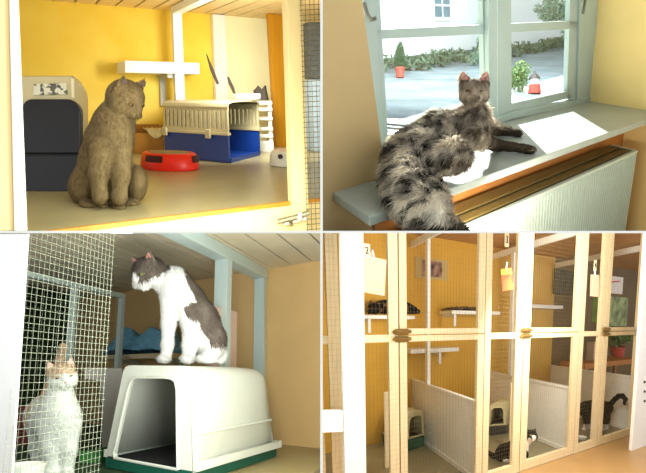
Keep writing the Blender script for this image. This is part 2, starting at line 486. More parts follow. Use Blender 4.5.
# white inner frame running into the room
pf = thing('partition_frame', 'white two-post inner frame behind the blue pet carrier', 'frame', R1.hw(190, 152, 2, H1))
ap = R1.hit(182.5, 152, 2, H1)[0]; th = .045
b_r = R1.hit(182.5, 152, 2, H1)[1]; b_m = BW1 - .06; am_ = R1.hit(222, 90, 1, b_m)[0]
wr = R1.hit(187, 100, 1, b_r)[0] - R1.hit(178, 100, 1, b_r)[0]
wm = R1.hit(228, 80, 1, b_m)[0] - R1.hit(215.5, 80, 1, b_m)[0]
MB().box(R1, ap - wr / 2, ap + wr / 2, b_r, b_r + .05, H1, T1 - .05).build('post', white, pf, .002)
MB().box(R1, am_ - wm / 2, am_ + wm / 2, b_m, b_m + .05, H1, T1 - .005).build('post', white, pf, .002)
MB().box(R1, ap - wr / 2, ap + wr / 2, B1 + .3, b_r + .05, T1 - .05, T1 - .004).build('rail', white, pf, .002)

# wall shelf
bs = R1.hit(160, 77, 1, BW1)[1]
bsf = BW1 * .93
c_s = R1.hit(160, 73.4, 1, bsf)[2]
a0 = R1.hit(125, 73, 1, bsf)[0]; a1 = R1.hit(200, 73, 1, bsf)[0]; c1 = R1.hit(160, 61.5, 1, bsf)[2]
ws = thing('wall_shelf', 'thick white wall shelf on the yellow wall above the carrier', 'shelf', R1.w((a0 + a1) / 2, BW1, c_s))
MB().box(R1, a0, a1, bsf, BW1, c_s, c1).build('board', white, ws, .006)
am = R1.hit(165.5, 80, 1, BW1 - .1)[0]
MB().box(R1, am - .018, am + .018, BW1 - .03, BW1 - .001, c_s - .2, c_s).box(R1, am - .018, am + .018, bsf + .04, BW1 - .03, c_s - .025, c_s).build('bracket', mat('grey_metal', (190, 190, 180), .35, .03, metal=.3), ws, .002)

# hooded litter box
hood = mat('beige_plastic', (206, 194, 150), .4, .03)
blackp = mat('black_plastic', (26, 25, 28), .35, .1)
lb = thing('litter_box', 'beige hooded litter box with a black front behind the grey cat', 'litter box', at(50, 192, 2.2))
yl = R1.hw(50, 191, 2, H1).y
def ring(px, y): return [at(u, v, y) for u, v in px]
def rising(u0, u1, v0, v1, q, y): return ring(rr(u0, v0, u1, v1, q, 5), y)
MB().loft([ring(rr(21.5, 76.5, 73, 150, (3, 2, 2, 3)), yl + .012), ring(rr(21, 75.8, 77, 152, (5, 2, 2, 4)), yl + .05), ring(rr(20, 77, 84, 158, (14, 2, 2, 12)), yl + .14), ring(rr(20, 79, 88, 158, (20, 2, 2, 18)), yl + .3), ring(rr(24, 84, 86, 154, (20, 2, 2, 18)), yl + .42)]).build('hood', hood, lb, 0)
MB().loft([ring(rr(21.5, 152, 80, 190.5, 3), yl + .012), ring(rr(21, 154, 85, 188, 3), yl + .2), ring(rr(24, 152, 85, 182, 3), yl + .42)]).build('tray', blackp, lb)
fl = MB().prism(ring(rr(22.5, 99, 80, 153, (13, 1, 1, 9), 6), yl - .008), V((0, .03, 0))).build('door_flap', blackp, lb, .003)
MB().prism(ring(rr(22.5, 155, 79, 191.5, (1, 3, 3, 1), 5), yl - .008), V((0, .03, 0))).build('front_panel', blackp, lb, .003)
MB().prism(ring([(34, 84), (66, 83.2), (67, 94), (33, 95)], yl + .005), V((0, .006, 0))).build('sticker', mat('flower_sticker', (226, 222, 196), .5, 0, 55., col2=(96, 96, 84), detail=1, thr=(.42, .5)), lb)
MB().tube([at(72.5, 79, yl + .008), at(73, 98, yl + .008)], .006, 6).build('edge_bead', mat('cream_plastic', (236, 228, 190), .4, .02), lb)

# brown box with a cream cloth
yb = R1.hw(150, 154, 2, H1).y
bx = thing('cardboard_box', 'brown box with a cream cloth hanging in it, behind the red toy', 'box', at(150, 152, yb))
brown = mat('brown_card', (170, 118, 36), .7, .06)
Fb = Frame(at(134.5, 154, yb), (1, 0, 0), R1.ey, R1.ez); wbx = at(164.5, 152.5, yb).x - at(134.5, 152.5, yb).x; hbx = 29 * yb / F
m_ = MB(); t_ = .012
m_.box(Fb, 0, wbx, 0, t_, 0, hbx * .72).box(Fb, 0, wbx, .1, .1 + t_, 0, hbx).box(Fb, 0, t_, t_, .1, 0, hbx).box(Fb, wbx - t_, wbx, t_, .1, 0, hbx).box(Fb, t_, wbx - t_, t_, .1, 0, t_)
m_.build('box_body', brown, bx, .003)
rows = []
for j in range(9):
    t = j / 8; r_ = []
    for i in range(13):
        x = wbx * (.42 + .62 * i / 12); dip = .045 * math.sin(math.pi * (i / 12)) ** 1 
        if t < .5: p = Fb.w(x, -.012 - .004 * math.sin(i * 1.7), hbx * .8 - dip * (1 - 2 * t) + .02 * t)
        else: p = Fb.w(x, -.012 + (t - .5) * .2, hbx * .86 + .008 * math.sin(i * 2.1 + j))
        r_.append(p)
    rows.append(r_)
cl = MB().loft(rows, False, True, False).build('cloth', mat('cream_cloth', (232, 214, 150), .9, .05, 12., .1), bx); sd = cl.modifiers.new('t', 'SOLIDIFY'); sd.thickness = .006

# red track toy
yr = R1.hw(169.5, 171, 2, H1).y; Or = R1.hw(169.5, 168.5, 2, H1)
rt_ = thing('cat_toy', 'round red track toy with a grey scratching pad on top', 'toy', Or)
red = mat('red_plastic', (232, 42, 24), .35, .04)
ex, ey, ez = V((1, 0, 0)), R1.ey.normalized(), R1.ez
ra = 29.5 * yr / F; hr = 17 * yr / F
MB().lathe(Or, ex, ey, ez, [(0, .001), (ra * .96, .001), (ra, .008), (ra * .985, hr * .55), (ra * .93, hr * .9), (ra * .86, hr), (ra * .74, hr), (ra * .7, hr * .86), (0, hr * .84)], 48).build('ring_track', red, rt_, sharp=50)
MB().lathe(Or, ex, ey, ez, [(0, hr * .85), (ra * .68, hr * .85), (ra * .68, hr * 1.0), (ra * .64, hr * 1.03), (0, hr * 1.03)], 40).build('scratching_pad', mat('grey_pad', (156, 140, 96), .9, .15, 40., .3), rt_)
for (t0, t1) in ((-2.75, -2.05), (-.95, -.3), (.35, 1.0), (2.0, 2.6)):
    MB().lathe(Or, ex, ey, ez, [(ra * .97, hr * .48), (ra * 1.004, hr * .5), (ra * .965, hr * .86), (ra * .93, hr * .88)], 8, t0, t1).build('slot', mat('dark_red_slot', (60, 14, 12), .6, .05), rt_)

# pet carrier, open at its right end
po = R1.hw(229, 163.5, 2, H1); pl = R1.hw(165, 156.5, 2, H1); pr_ = R1.hw(260.5, 155, 2, H1)
hc = ((163.5 - 103) * po.y / F) / R1.ez.z
Fc = Frame(po, pl - po, pr_ - po, R1.ez * hc)
pc = thing('pet_carrier', 'blue and beige plastic pet carrier with its open end to the right', 'carrier', (pl + pr_) / 2)
blue = mat('blue_plastic', (22, 58, 134), .35, .05); beige = mat('carrier_beige', (194, 182, 138), .45, .03)
tx, ty = .02, .04
m_ = MB(); k = .46
m_.box(Fc, .0, 1, 0, ty, .02, k).box(Fc, 0, 1, 1 - ty, 1, .02, k).box(Fc, 1 - tx, 1, ty, 1 - ty, .02, k).box(Fc, 0, 1 - tx, ty, 1 - ty, .0, .05).box(Fc, -.01, .02, ty, 1 - ty, .0, .075)
m_.build('tub', blue, pc, .004)
MB().box(Fc, -.012, 1.012, -.03, ty + .02, k, k + .045).box(Fc, -.012, 1.012, 1 - ty - .02, 1.03, k, k + .045).box(Fc, 1 - tx, 1.015, ty, 1 - ty, k, k + .045).build('seam_rim', beige, pc, .002)
m_ = MB()
for (y0, y1) in ((.0, ty), (1 - ty, 1)):
    m_.box(Fc, 0, 1, y0, y1, k + .045, .56).box(Fc, .0, 1, y0 + (.012 if y0 == 0 else -.012), y1 + (.012 if y0 == 0 else -.012), .86, .97)
    n = 15
    for i in range(n + 1):
        x0 = .0 + i / n
        ww = .044 if 0 < i < n else .05
        m_.box(Fc, max(0, x0 - ww / 2), min(1, x0 + ww / 2), y0, y1, .56, .86)
m_.box(Fc, 1 - tx, 1, ty, 1 - ty, k + .045, .97)
m_.build('upper_shell', beige, pc, .002)
m_ = MB(); tops = []
prof = [(-.0, .95), (.02, 1.0), (.12, 1.03), (.5, 1.045), (.88, 1.03), (.98, 1.0), (1.0, .95)]
m_.loft([[Fc.w(x, y, z) for (y, z) in prof] + [Fc.w(x, y, z - .03) for (y, z) in reversed(prof)] for x in (-.015, .0, .5, 1.0, 1.015)])
m_.build('roof', beige, pc, .002)
for x in (.26, .95):
    MB().box(Fc, x - .035, x + .035, -.075, -.03, k - .06, k + .09).build('clip', beige, pc, .003)
# what lies on the carrier
fo = Fc.w(.12, .62, 1.045); wb = 22 * fo.y / F
MB().box(Frame(fo, (1, 0, 0), R1.ey, R1.ez), -.01, wb * .9, -.02, .09, .003, .035).build('small_box', mat('grey_white_card', (206, 204, 190), .5, .04), None, .004)
tag(bpy.data.objects['small_box'], 'small pale grey box lying on top of the carrier', 'box')
# dark things behind the carrier
yd = po.y + .45
pts = [(-1.5, 0), (-5, 10), (-3, 11), (0, 15), (4, 11), (8, 15.5), (9, 9), (11, 0)]
dk = mat('dark_grey_cloth', (70, 62, 52), .8, .1)
yk = R1.hw(262, 151, 2, H1).y
m_ = MB(); m_.loft([[at(258 + x * 0.8, 100.3 - z * .95, yk) for x, z in pts], [at(258 + x, 100.3 - z, yk + .04) for x, z in pts], [at(259 + x * .8, 100.3 - z * .9, yk + .09) for x, z in pts]])
m_.build('cloth_bundle', dk, None, .004); tag(bpy.data.objects['cloth_bundle'], 'dark grey pointed bundle seen behind the carrier', 'bundle')
# its support: a pale crate behind the carrier
Fk = Frame(R1.hw(255, 152, 2, H1), (1, 0, 0), R1.ey, R1.ez)
kz = (152 - 101) * Fk.o.y / F; kx = 19 * Fk.o.y / F
cr = thing('storage_crate', 'pale slatted crate behind the carrier with a dark bundle on top', 'crate', Fk.o)
palegrey = mat('pale_grey_plastic', (214, 212, 196), .5, .04)
m_ = MB()
for z in (0, .28, .42, .62, .8, .93): m_.box(Fk, 0, kx, 0, .015, kz * z, kz * (z + (.22 if z == 0 else .07)))
for x in (0, kx - .02): m_.box(Fk, x, x + .02, .015, .03, 0, kz)
m_.box(Fk, 0, kx, .03, .25, 0, .015).box(Fk, 0, kx, .03, .25, kz * .98, kz)
m_.build('side_panel', palegrey, cr, .002)
# dark strap
ys = R1.hw(221, 158, 2, H1).y + .25
MB().tube([at(206.5, 54, ys), at(208.5, 60, ys), at(212, 70, ys), at(218, 84, ys + .02), at(226, 75, ys + .06), at(228.5, 78, ys + .06), at(231, 86, ys + .04), at(235, 94, ys)][:4], [.003, .006, .011, .008], 6).build('feather_wand', dk)
tag(bpy.data.objects['feather_wand'], 'thin dark feather leaning in front of the yellow wall left of the white inner post', 'feather')
o = MB().tube([at(228, 77, ys), at(230, 83, ys), at(232.5, 88, ys), at(235.5, 96, ys)], [.006, .011, .011, .006], 6).build('feather_wand', dk)
tag(o, 'short dark feather between the white inner post and the small grey box', 'feather')

# white water bowl
Ow = R1.hw(289, 166, 2, H1); rw = 18 * Ow.y / F; hw_ = 19 * Ow.y / F
wbowl = thing('water_bowl', 'white plastic feeding bowl beside the cream door post', 'bowl', Ow)
MB().lathe(Ow, ex, ey, ez, [(0, .002), (rw * .95, .002), (rw, .008), (rw * .97, hw_ * .55), (rw * .86, hw_ * .8), (rw * .8, hw_ * .82), (rw * .7, hw_ * .4), (0, hw_ * .3)], 36).build('bowl_body', white, wbowl, sharp=50)
MB().sphere(at(280.3, 156.6, Ow.y - rw * .86), [ex * .012, ey * .006, ez * .012]).build('vent_hole', blackp, wbowl)
m_ = MB()
for i in range(9):
    t = i * .7; m_.sphere(Ow + ex * (rw * .5 * math.cos(t)) + ey * (rw * .4 * math.sin(t)) + ez * (hw_ * .78), [ex * .03, ey * .03, ez * .014], 8, 6)
m_.build('food', mat('pale_pink_food', (244, 214, 190), .7, .08, 30.), wbowl)

# door at the right: stile, wire mesh, latch
dr = thing('cage_door', 'cream framed wire door at the right of the yellow pen', 'door', R1.hw(298, 231, 1, B1 - .03))
MB().slab(R1, [(286.5, -6), (302.5, -6), (309.5, 231.5), (294, 231.5)], 1, B1 - .03, .04).build('stile', cream, dr, .003, clip=1)
wm_ = mat('dark_wire', (120, 108, 76), .5, .05, metal=.3)
m_ = MB(); bb = B1 - .034
for k in range(7):
    uu = 300.5 + 4.4 * k
    m_.wire(R1.hw(uu, -6, 1, bb), R1.hw(uu + 7, 231, 1, bb), .0011)
for k in range(50):
    vv = -5 + 5.1 * k
    m_.wire(R1.hw(299.5 + vv * .03, vv, 1, bb - .001), R1.hw(330, vv - 1.5, 1, bb - .001), .0011)
m_.build('wire_mesh', wm_, dr, clip=1)
steel = mat('latch_steel', (150, 140, 110), .35, .1, 30., metal=.7)
la = MB()
yq = R1.hw(295, 219, 1, B1 - .05).y
la.prism(ring([(283, 219), (306, 213), (307, 220), (284, 226)], yq), V((0, .006, 0)))
lo_ = la.build('latch', steel, dr, .001)
MB().tube([at(278, 221.5, yq - .008), at(296, 217, yq - .01), at(309, 212.5, yq - .008)], .009, 8).build('bolt', steel, lo_)
MB().tube([at(290, 220, yq - .01), at(291.5, 225, yq - .03)], .006, 6).build('bolt_knob', steel, lo_)
MB().box(Frame(at(300, 216, yq - .004), (1, 0, -.25), (0, 1, 0), (0, 0, 1)), -.008, .008, -.014, .004, -.014, .014).build('keeper', steel, lo_, .002)
# dim things beyond the wire at the right
yz = R1.hw(314, 150, 2, H1).y
Fz = Frame(R1.hw(313.5, 152, 2, H1), (1, 0, 0), R1.ey, R1.ez)
MB().box(Fz, 0, .12, 0, .15, .0, 70 * yz / F).build('storage_bin', mat('blue_grey_plastic', (150, 166, 170), .5, .05), None, .01, clip=1)
tag(bpy.data.objects['storage_bin'], 'tall pale blue grey bin behind the wire at the right', 'bin')
o = MB().box(Fz, 0.01, .12, 0.02, .13, 70.5 * yz / F, 126 * yz / F).build('folded_blanket', mat('dark_blanket', (74, 78, 74), .9, .2, 30.), None, .01, clip=1)
tag(o, 'dark folded blanket heaped on the blue grey bin behind the wire', 'blanket')

# ------------------------------------------------------------------ the sitting grey cat
c1_ = Beast('cat', 'grey shorthaired cat sitting upright on the olive deck looking down to the right', 108, 150, 1.78, R1, H1)
fl_ = lambda u, v: c1_.floor(u, v, H1)
yL, yR_ = fl_(100, 205), fl_(119, 206)
c1_.ell((106, 176, .10), (31, 27, 27), 8).ell((104, 160, .075), (26, 24, 30), 8)
c1_.chain([(104, 165, .06, 27), (109, 140, .02, 24), (114, 122, -.005, 20), (120, 108, -.01, 16)], 8)
c1_.ell((115, 138, -.05), (17, 13, 24), 7)
c1_.ell((83, 186, .07), (16, 24, 20), 6).ell((136, 183, .06), (12, 22, 19), 5)
c1_.chain([(100, 150, -.055, 12), (98, 175, -.07, 9.2), (100, 196, -.07, 7), (101.5, 204, yL - .0, 6)], 5)
c1_.chain([(121, 150, -.05, 11), (121, 175, -.065, 8.8), (119.5, 197, -.065, 6.8), (119, 205, yR_, 6)], 5)
c1_.ell((102, 205.5, yL - .02), (8, 10, 4.6), 2.5).ell((119, 206.5, yR_ - .02), (7.6, 10, 4.6), 2.5)
c1_.ell((88, 204, fl_(88, 206)), (9, 12, 4.2), 3).ell((131, 203, fl_(131, 204)), (8, 12, 4), 3)
c1_.head((125, 97.5, -.03), 20.5, yaw=.85, pitch=-.6, roll=.0, ear=.62, earw=.46, spread=.62)
base1 = np.array(lin((114, 96, 62))); dk1 = np.array(lin((98, 84, 64))); lt1 = np.array(lin((176, 156, 120)))
def coat1(p):
    n = vnoise(p, 9., 1); n2 = vnoise(p, 3., 2)
    t = np.clip(.25 + .5 * n + .25 * n2, 0, 1)[:, None]
    c = base1 * (.72 + .4 * t)
    d = np.linalg.norm(p - c1_.q(.25, .95, -.3), axis=1) / 20.5
    return c * (1 - .25 * np.clip(1 - d, 0, 1)[:, None])
c1_.finish(1.1, coat1, 26000, 3.4, None, .22, .42)
mat('eye_amber', (104, 76, 26), .15, .05); mat('nose_grey', (110, 84, 74), .5, .05); mat('ear_dusky', (92, 72, 60), .7, .05); mat('whisker_white', (235, 232, 222), .5, 0)
c1_.face(MATS['eye_amber'], MATS['nose_grey'], MATS['ear_dusky'], .5)
# ================================================================== ROOM 2 : window sill with the long-haired tabby
H2 = level(R2, 445, 190, 1.9)
B2 = R2.hit(445, 190, 2, H2)[1]                      # front edge of the sill
BL2 = R2.hit(352, 187, 2, H2)[1]                     # face of the wall around the window
BW2 = R2.hit(483, 126, 2, H2)[1]                     # the window's plane
AR2 = R2.hit(591, 101.5, 2, H2)[0]                   # right side wall
AL2 = R2.hit(369, 217, 2, H2)[0]
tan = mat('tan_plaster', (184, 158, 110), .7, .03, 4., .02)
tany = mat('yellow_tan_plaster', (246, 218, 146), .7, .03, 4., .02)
sillm = mat('grey_stone_sill', (150, 158, 148), .35, .05, 12., .02, .5)
fram = mat('grey_green_window_paint', (164, 182, 180), .4, .02)
steel2 = mat('window_steel', (120, 124, 116), .3, .05, metal=.8)
# walls
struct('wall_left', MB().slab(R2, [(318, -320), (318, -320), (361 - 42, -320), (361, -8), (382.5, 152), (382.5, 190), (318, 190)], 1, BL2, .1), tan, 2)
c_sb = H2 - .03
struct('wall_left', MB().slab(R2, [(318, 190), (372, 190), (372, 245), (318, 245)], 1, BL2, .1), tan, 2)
struct('wall_back', MB().box(R2, R2.hit(372, 200, 1, BL2)[0], AR2 + .1, BL2, BL2 + .1, H2 - 1.4, c_sb), mat('undersill_shade_plaster', (176, 112, 48), .7, .04), 2)  # orange-brown shade under the sill put into the wall colour
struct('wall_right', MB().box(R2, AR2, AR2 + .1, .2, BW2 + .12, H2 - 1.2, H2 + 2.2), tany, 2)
# sill board
struct('trim_4', MB().box(R2, AL2, AR2, B2, BW2 + .02, H2 - .035, H2), sillm, 2, .004)

# window: two sashes
def wslab(mb, px, th=.05, off=0.): return mb.slab(R2, px, 1, BW2 + off, th)
wfr = MB()
wslab(wfr, [(358.5, -62), (371.5, -62), (385, 152), (376, 152)], .06, -.01)
wslab(wfr, [(582, -62), (600, -62), (594, 102), (577, 105)], .06, -.01)
wslab(wfr, [(488.5, -62), (497.5, -62), (497.5, 124), (489, 126)], .07, -.03)
wslab(wfr, [(376, 147), (488, 122.5), (512, 112), (594, 97), (594, 102.5), (512, 119.5), (488, 127.5), (381, 152.5)], .06, -.02)
o = wfr.build('window_1', fram, None, .004, 2); o['kind'] = 'structure'
def sash(lab, members, panes):
    g = MB()
    for m_ in members: wslab(g, m_, .04, .005)
    f = g.build('sash', fram, o, .003, 2)
    for p_ in panes:
        wslab(MB(), p_, .004, .025).build('pane', GLASS, f, 0, 2)
GLASS = glass('window_glass', (.93, .97, .97))
sash('l', [[(371, -62), (376.5, -62), (389, 147), (384.5, 149)], [(373.5, 29.5), (488, 24.5), (488, 34), (374.5, 39.5)], [(481, -62), (488, -62), (489, 124), (485.5, 125)],
           [(381, 136), (487, 113.5), (488, 123.5), (382, 148)]], [[(373, -62), (485, -62), (486.5, 118), (385, 144)]])
sash('r', [[(497.5, -62), (511, -62), (512, 112), (497.5, 117)], [(511, 23.5), (580, 20.5), (580, 28.8), (511, 32.5)], [(572.5, -62), (582.5, -62), (577, 101), (567, 99)],
           [(511, 103.5), (568, 91), (574, 97), (511, 113)]], [[(508, -62), (576, -62), (571, 94), (508, 106)]])
MB().tube([R2.hw(364, 3, 1, BW2 - .03), R2.hw(367, 14, 1, BW2 - .05), R2.hw(371, 20, 1, BW2 - .05), R2.hw(375, 18.5, 1, BW2 - .04)], .008, 8).build('stay', steel2, o)
MB().tube([R2.hw(586, -4, 1, BW2 - .03), R2.hw(584, 8, 1, BW2 - .05), R2.hw(583, 14, 1, BW2 - .05)], .008, 8).build('stay', steel2, o)

struct('wall_back', MB().slab(R2, [(340, -330), (640, -330), (640, -58), (340, -58)], 1, BW2 - .02, .12), tan, 2)
# radiator under the sill
BF = B2 + .03
ct = R2.hit(560, 184.5, 1, BF)[2]
arr = R2.hit(636.5, 153, 1, BF)[0]; arl = R2.hit(430, 241, 1, BF)[0]
rad = thing('radiator', 'white ribbed radiator under the window sill', 'radiator', R2.w((arl + arr) / 2, BF, ct - .75))
rw_ = mat('radiator_white', (180, 190, 176), .35, .02)
m_ = MB(); n = int((arr - arl) / .0075); pts = []
for i in range(n + 1):
    a = arl + (arr - arl) * i / n
    ph = i % 4
    pts.append((a, BF + (0, .0, .018, .018)[ph]))
ring_ = [(a, b) for a, b in pts] + [(arr, BF + .04), (arl, BF + .04)]
m_.prism([R2.w(a, b, ct - .75) for a, b in ring_], R2.ez * .735)
m_.build('front_panel', rw_, rad, 0, 2)
MB().box(R2, arl, arr + .004, BF - .006, BF + .02, ct - .02, ct).build('top_edge', rw_, rad, .004, 2)
MB().box(R2, arr - .006, arr + .008, BF, BL2 - .05, ct - .75, ct).build('side_panel', rw_, rad, .002, 2)
olive = mat('olive_grille', (104, 88, 44), .5, .05)
g = MB(); db = (BL2 - .03 - BF - .02)
for (t0, t1) in ((.12, .42), (.52, .98)):
    g.box(R2, arl, arr, BF + .02 + db * t0, BF + .02 + db * t1, ct - .012, ct - .004)
g.build('top_grille', olive, rad, .002, 2)
MB().box(R2, arl, arr, BL2 - .05, BL2 - .03, ct - .75, ct - .02).build('back_panel', rw_, rad, 0, 2)

# outside
G2 = -1.5
gray = mat('outside_paving', (126, 138, 142), .8, .2, 1.4, .1, stretch=(1, 1, 1))
bp0 = R2.hit(407, 67, 2, G2); bp1 = R2.hit(567, 46, 2, G2)
p0 = R2.w(*bp0); p1 = R2.w(*bp1); dd = (p1 - p0)
struct('ground_outside', MB().add([R2.w(-6, BW2 + .6, G2), R2.w(30, BW2 + .6, G2), R2.w(30, 40, G2), R2.w(-6, 40, G2)], [(0, 1, 2, 3)]), gray, 2)
bld = thing('house', 'white rendered house across the paved yard outside the window', 'house', p0)
Fh = Frame(p0, dd.normalized(), R2.ey, R2.ez)
hw2 = mat('white_render', (238, 240, 238), .8, .02)
L_ = dd.length
MB().box(Fh, -L_ * .8, L_ * 1.8, 0, 1.0, 0, 4.6).build('wall', hw2, bld, 0, 2)
MB().box(Fh, -L_ * .8, L_ * 1.8, -.06, .01, 0, .35).build('plinth', mat('grey_plinth', (110, 118, 112), .8, .1), bld, 0, 2)
wa0 = Fh.hit(434, 17, 1, 0); wa1 = Fh.hit(450, 0, 1, 0)
m_ = MB(); fw = .07
A0, A1, C0, C1 = wa0[0], wa1[0], wa0[2], wa0[2] + (wa1[2] - wa0[2]) * 1.5
m_.box(Fh, A0, A1, -.05, 0, C0 - .12, C0)
for a in (A0, (A0 + A1) / 2, A1): m_.box(Fh, a - fw / 2, a + fw / 2, -.04, 0, C0, C1)
for c in (C0 + (C1 - C0) * .45, C1): m_.box(Fh, A0, A1, -.04, 0, c - fw / 2, c + fw / 2)
wf = m_.build('window_frame', hw2, bld, 0, 2)
MB().box(Fh, A0, A1, -.012, 0, C0, C1).build('pane', mat('dark_window_pane', (120, 146, 160), .1, .1, 3.), wf, 0, 2)

def leaves(name, parent, blobs, n, size, m, clip=2):
    """scattered leaf blades filling the given balls (centre, radii)"""
    mb = MB(); r = random.Random(len(blobs) * 31 + n)
    tot = sum(b[1].x * b[1].z for b in blobs)
    for c, rad in blobs:
        for i in range(int(n * rad.x * rad.z / tot)):
            d = V((r.gauss(0, 1), r.gauss(0, 1), r.gauss(0, 1))).normalized() * (r.random() ** .33)
            p = c + V((d.x * rad.x, d.y * rad.y, d.z * rad.z))
            x = V((r.gauss(0, 1), r.gauss(0, 1), r.gauss(0, 1))).normalized() * size * (.6 + .8 * r.random()); y = x.cross(V((r.gauss(0, 1), r.gauss(0, 1), r.gauss(0, 1)))).normalized() * size * .4
            mb.add([p - x, p + y, p + x, p - y], [(0, 1, 2, 3)])
    return mb.build(name, m, parent, 0, clip)
def gp(u, v): return R2.hw(u, v, 2, G2)
leafd = mat('dark_leaf', (58, 92, 62), .6, .25, 30.); leafm = mat('mid_leaf', (112, 140, 84), .6, .25, 20.); leafg = mat('grey_leaf', (128, 148, 122), .6, .2, 20.)
terr = mat('red_terracotta', (186, 74, 62), .7, .08)
# clipped conifer in a red pot
q = gp(400, 78); pxm = q.y / F
cp = thing('potted_conifer', 'small dark conifer in a red pot in front of the white house', 'potted plant', q)
MB().lathe(q, V((1, 0, 0)), V((0, 1, 0)), V((0, 0, 1)), [(0, 0), (3.6 * pxm, 0), (4.6 * pxm, 8.5 * pxm), (5 * pxm, 8.5 * pxm), (5 * pxm, 10 * pxm), (4.4 * pxm, 10 * pxm), (0, 9 * pxm)], 20).build('pot', terr, cp, sharp=40)
MB().tube([q + V((0, 0, 12 * pxm)), q + V((0, 0, 30 * pxm))], [.8 * pxm, .3 * pxm], 6).build('trunk', dark, cp)
leaves('foliage', cp, [(q + V((0, 0, z * pxm)), V((w * pxm, w * pxm, 4.5 * pxm))) for z, w in ((13, 5.6), (17, 6.4), (21, 6), (25, 5.2), (29, 4.2), (32, 2.8))], 2200, 1.0 * pxm, leafd)
# hedge strip along the house
hd = MB(); hb = []
for i in range(34):
    t = -.75 + i * .072
    c = p0 + dd * t - R2.ey * .95 + V((0, 0, .26 + .12 * math.sin(i * 2.3) + (.28 if t > .75 else 0) * abs(math.sin(i))))
    hb.append((c, V((.62, .4, .2 + .06 * math.sin(i * 1.3)))))
o_ = leaves('low_hedge', None, hb, 5200, .1, mat('hedge_leaf', (92, 112, 88), .7, .25, 20.)); tag(o_, 'low grey green hedge strip along the foot of the white house', 'hedge')
# round bush and red lantern by the right sash
q = gp(519, 92); pxm = q.y / F
sb = thing('round_bush', 'light green bush beside the red lantern outside the right sash', 'bush', q)
leaves('foliage', sb, [(q + V((x * pxm, 0, z * pxm)), V((9 * pxm, 9 * pxm, 10 * pxm))) for x, z in ((0, 16), (-5, 14), (3, 22), (0, 8))], 1500, 1.6 * pxm, leafm)
MB().tube([q, q + V((0, 0, 14 * pxm))], .8 * pxm, 6).build('stem', dark, sb)
q = gp(534.5, 94); pxm = q.y / F
ln = thing('garden_lantern', 'red and white garden lantern standing outside the right sash', 'lantern', q)
ZX, ZY, ZZ = V((1, 0, 0)), V((0, 1, 0)), V((0, 0, 1))
MB().lathe(q, ZX, ZY, ZZ, [(0, 0), (6 * pxm, 0), (6.2 * pxm, 2 * pxm), (5.4 * pxm, 9 * pxm), (0, 9 * pxm)], 20).build('base', terr, ln, sharp=40)
MB().lathe(q, ZX, ZY, ZZ, [(0, 9 * pxm), (4 * pxm, 9 * pxm), (4.2 * pxm, 15 * pxm), (0, 15 * pxm)], 20).build('lamp_glass', mat('milky_glass', (226, 222, 208), .2, .03), ln, sharp=40)
MB().lathe(q, ZX, ZY, ZZ, [(0, 15 * pxm), (5.4 * pxm, 15 * pxm), (5 * pxm, 17 * pxm), (1.2 * pxm, 21 * pxm), (1 * pxm, 23 * pxm), (0, 23 * pxm)], 20).build('cap', mat('dark_lantern_metal', (70, 62, 58), .5, .1), ln, sharp=40)
# tree at the upper right, bush by the upper left of the right sash
q = gp(566, 60); pxm = q.y / F
tr = thing('garden_tree', 'grey green tree in front of the house at the upper right of the window', 'tree', q)
MB().tube([q, q + V((2 * pxm, 0, 20 * pxm)), q + V((0, 0, 45 * pxm))], [2 * pxm, 1.5 * pxm, pxm], 8).build('trunk', mat('bark', (110, 96, 80), .9, .2, 20.), tr)
leaves('foliage', tr, [(q + V((x * pxm, 0, z * pxm)), V((a * pxm, a * pxm, b * pxm))) for x, z, a, b in ((-2, 48, 16, 9), (-14, 46, 14, 7), (8, 40, 12, 9), (4, 28, 9, 7), (-4, 60, 18, 10), (-24, 52, 9, 4))], 2600, 1.9 * pxm, leafg)
q = gp(473, 66); pxm = q.y / F
bs_ = thing('garden_bush', 'grey bush at the house wall behind the cat between the sashes', 'bush', q)
leaves('foliage', bs_, [(q + V((x * pxm, 0, z * pxm)), V((6 * pxm, 6 * pxm, 7 * pxm))) for x, z in ((0, 6), (5, 10), (9, 24), (8, 40))], 700, 1.5 * pxm, leafg)
MB().tube([q, q + V((7 * pxm, 0, 30 * pxm))], .7 * pxm, 6).build('stem', dark, bs_)
# round paved step
q = gp(398, 128); pxm = q.y / F
m_ = MB()
for (r0, r1, z) in ((0, 18, .10), (19, 30, .075), (31, 44, .05)):
    if r0 == 0: m_.lathe(q, ZX, R2.ey, R2.ez, [(0, z), (r1 * pxm, z), (r1 * pxm, 0)], 40)
    else: m_.lathe(q, ZX, R2.ey, R2.ez, [(r0 * pxm, 0), (r0 * pxm, z), (r1 * pxm, z), (r1 * pxm, 0)], 40)
struct('trim_5', m_, mat('round_paving', (128, 136, 138), .8, .1, 6.), 2)

# ------------------------------------------------------------------ the tabby
c2_ = Beast('cat', 'long-haired grey tabby cat lying along the window sill with its tail hanging down', 440, 150, 1.95, R2, H2)
f2 = lambda u, v: c2_.floor(u, v, H2)
c2_.ell((416, 158, -.02), (29, 30, 27), 9, rot=.3).ell((405, 172, -.09), (21, 24, 24), 9)
c2_.chain([(412, 160, -.02, 27), (440, 139, .05, 26), (462, 130, .07, 19), (474, 116, .07, 13)], 9)
c2_.ell((449, 156, -.08), (22, 20, 16), 8).ell((474, 124, .05), (15, 12, 17), 7).ell((474, 110, .07), (14, 11, 10), 5)
c2_.chain([(402, 178, -.16, 20), (408, 196, -.24, 18), (417, 208, -.27, 15), (424, 222, -.28, 12), (430, 238, -.28, 9)], 8)
c2_.chain([(428, 190, -.17, 15), (437, 200, -.25, 10), (441, 208, -.26, 7)], 6)
c2_.chain([(420, 206, -.29, 9), (436, 217, -.30, 8), (452, 225, -.30, 6), (466, 232, -.3, 4)], 4)
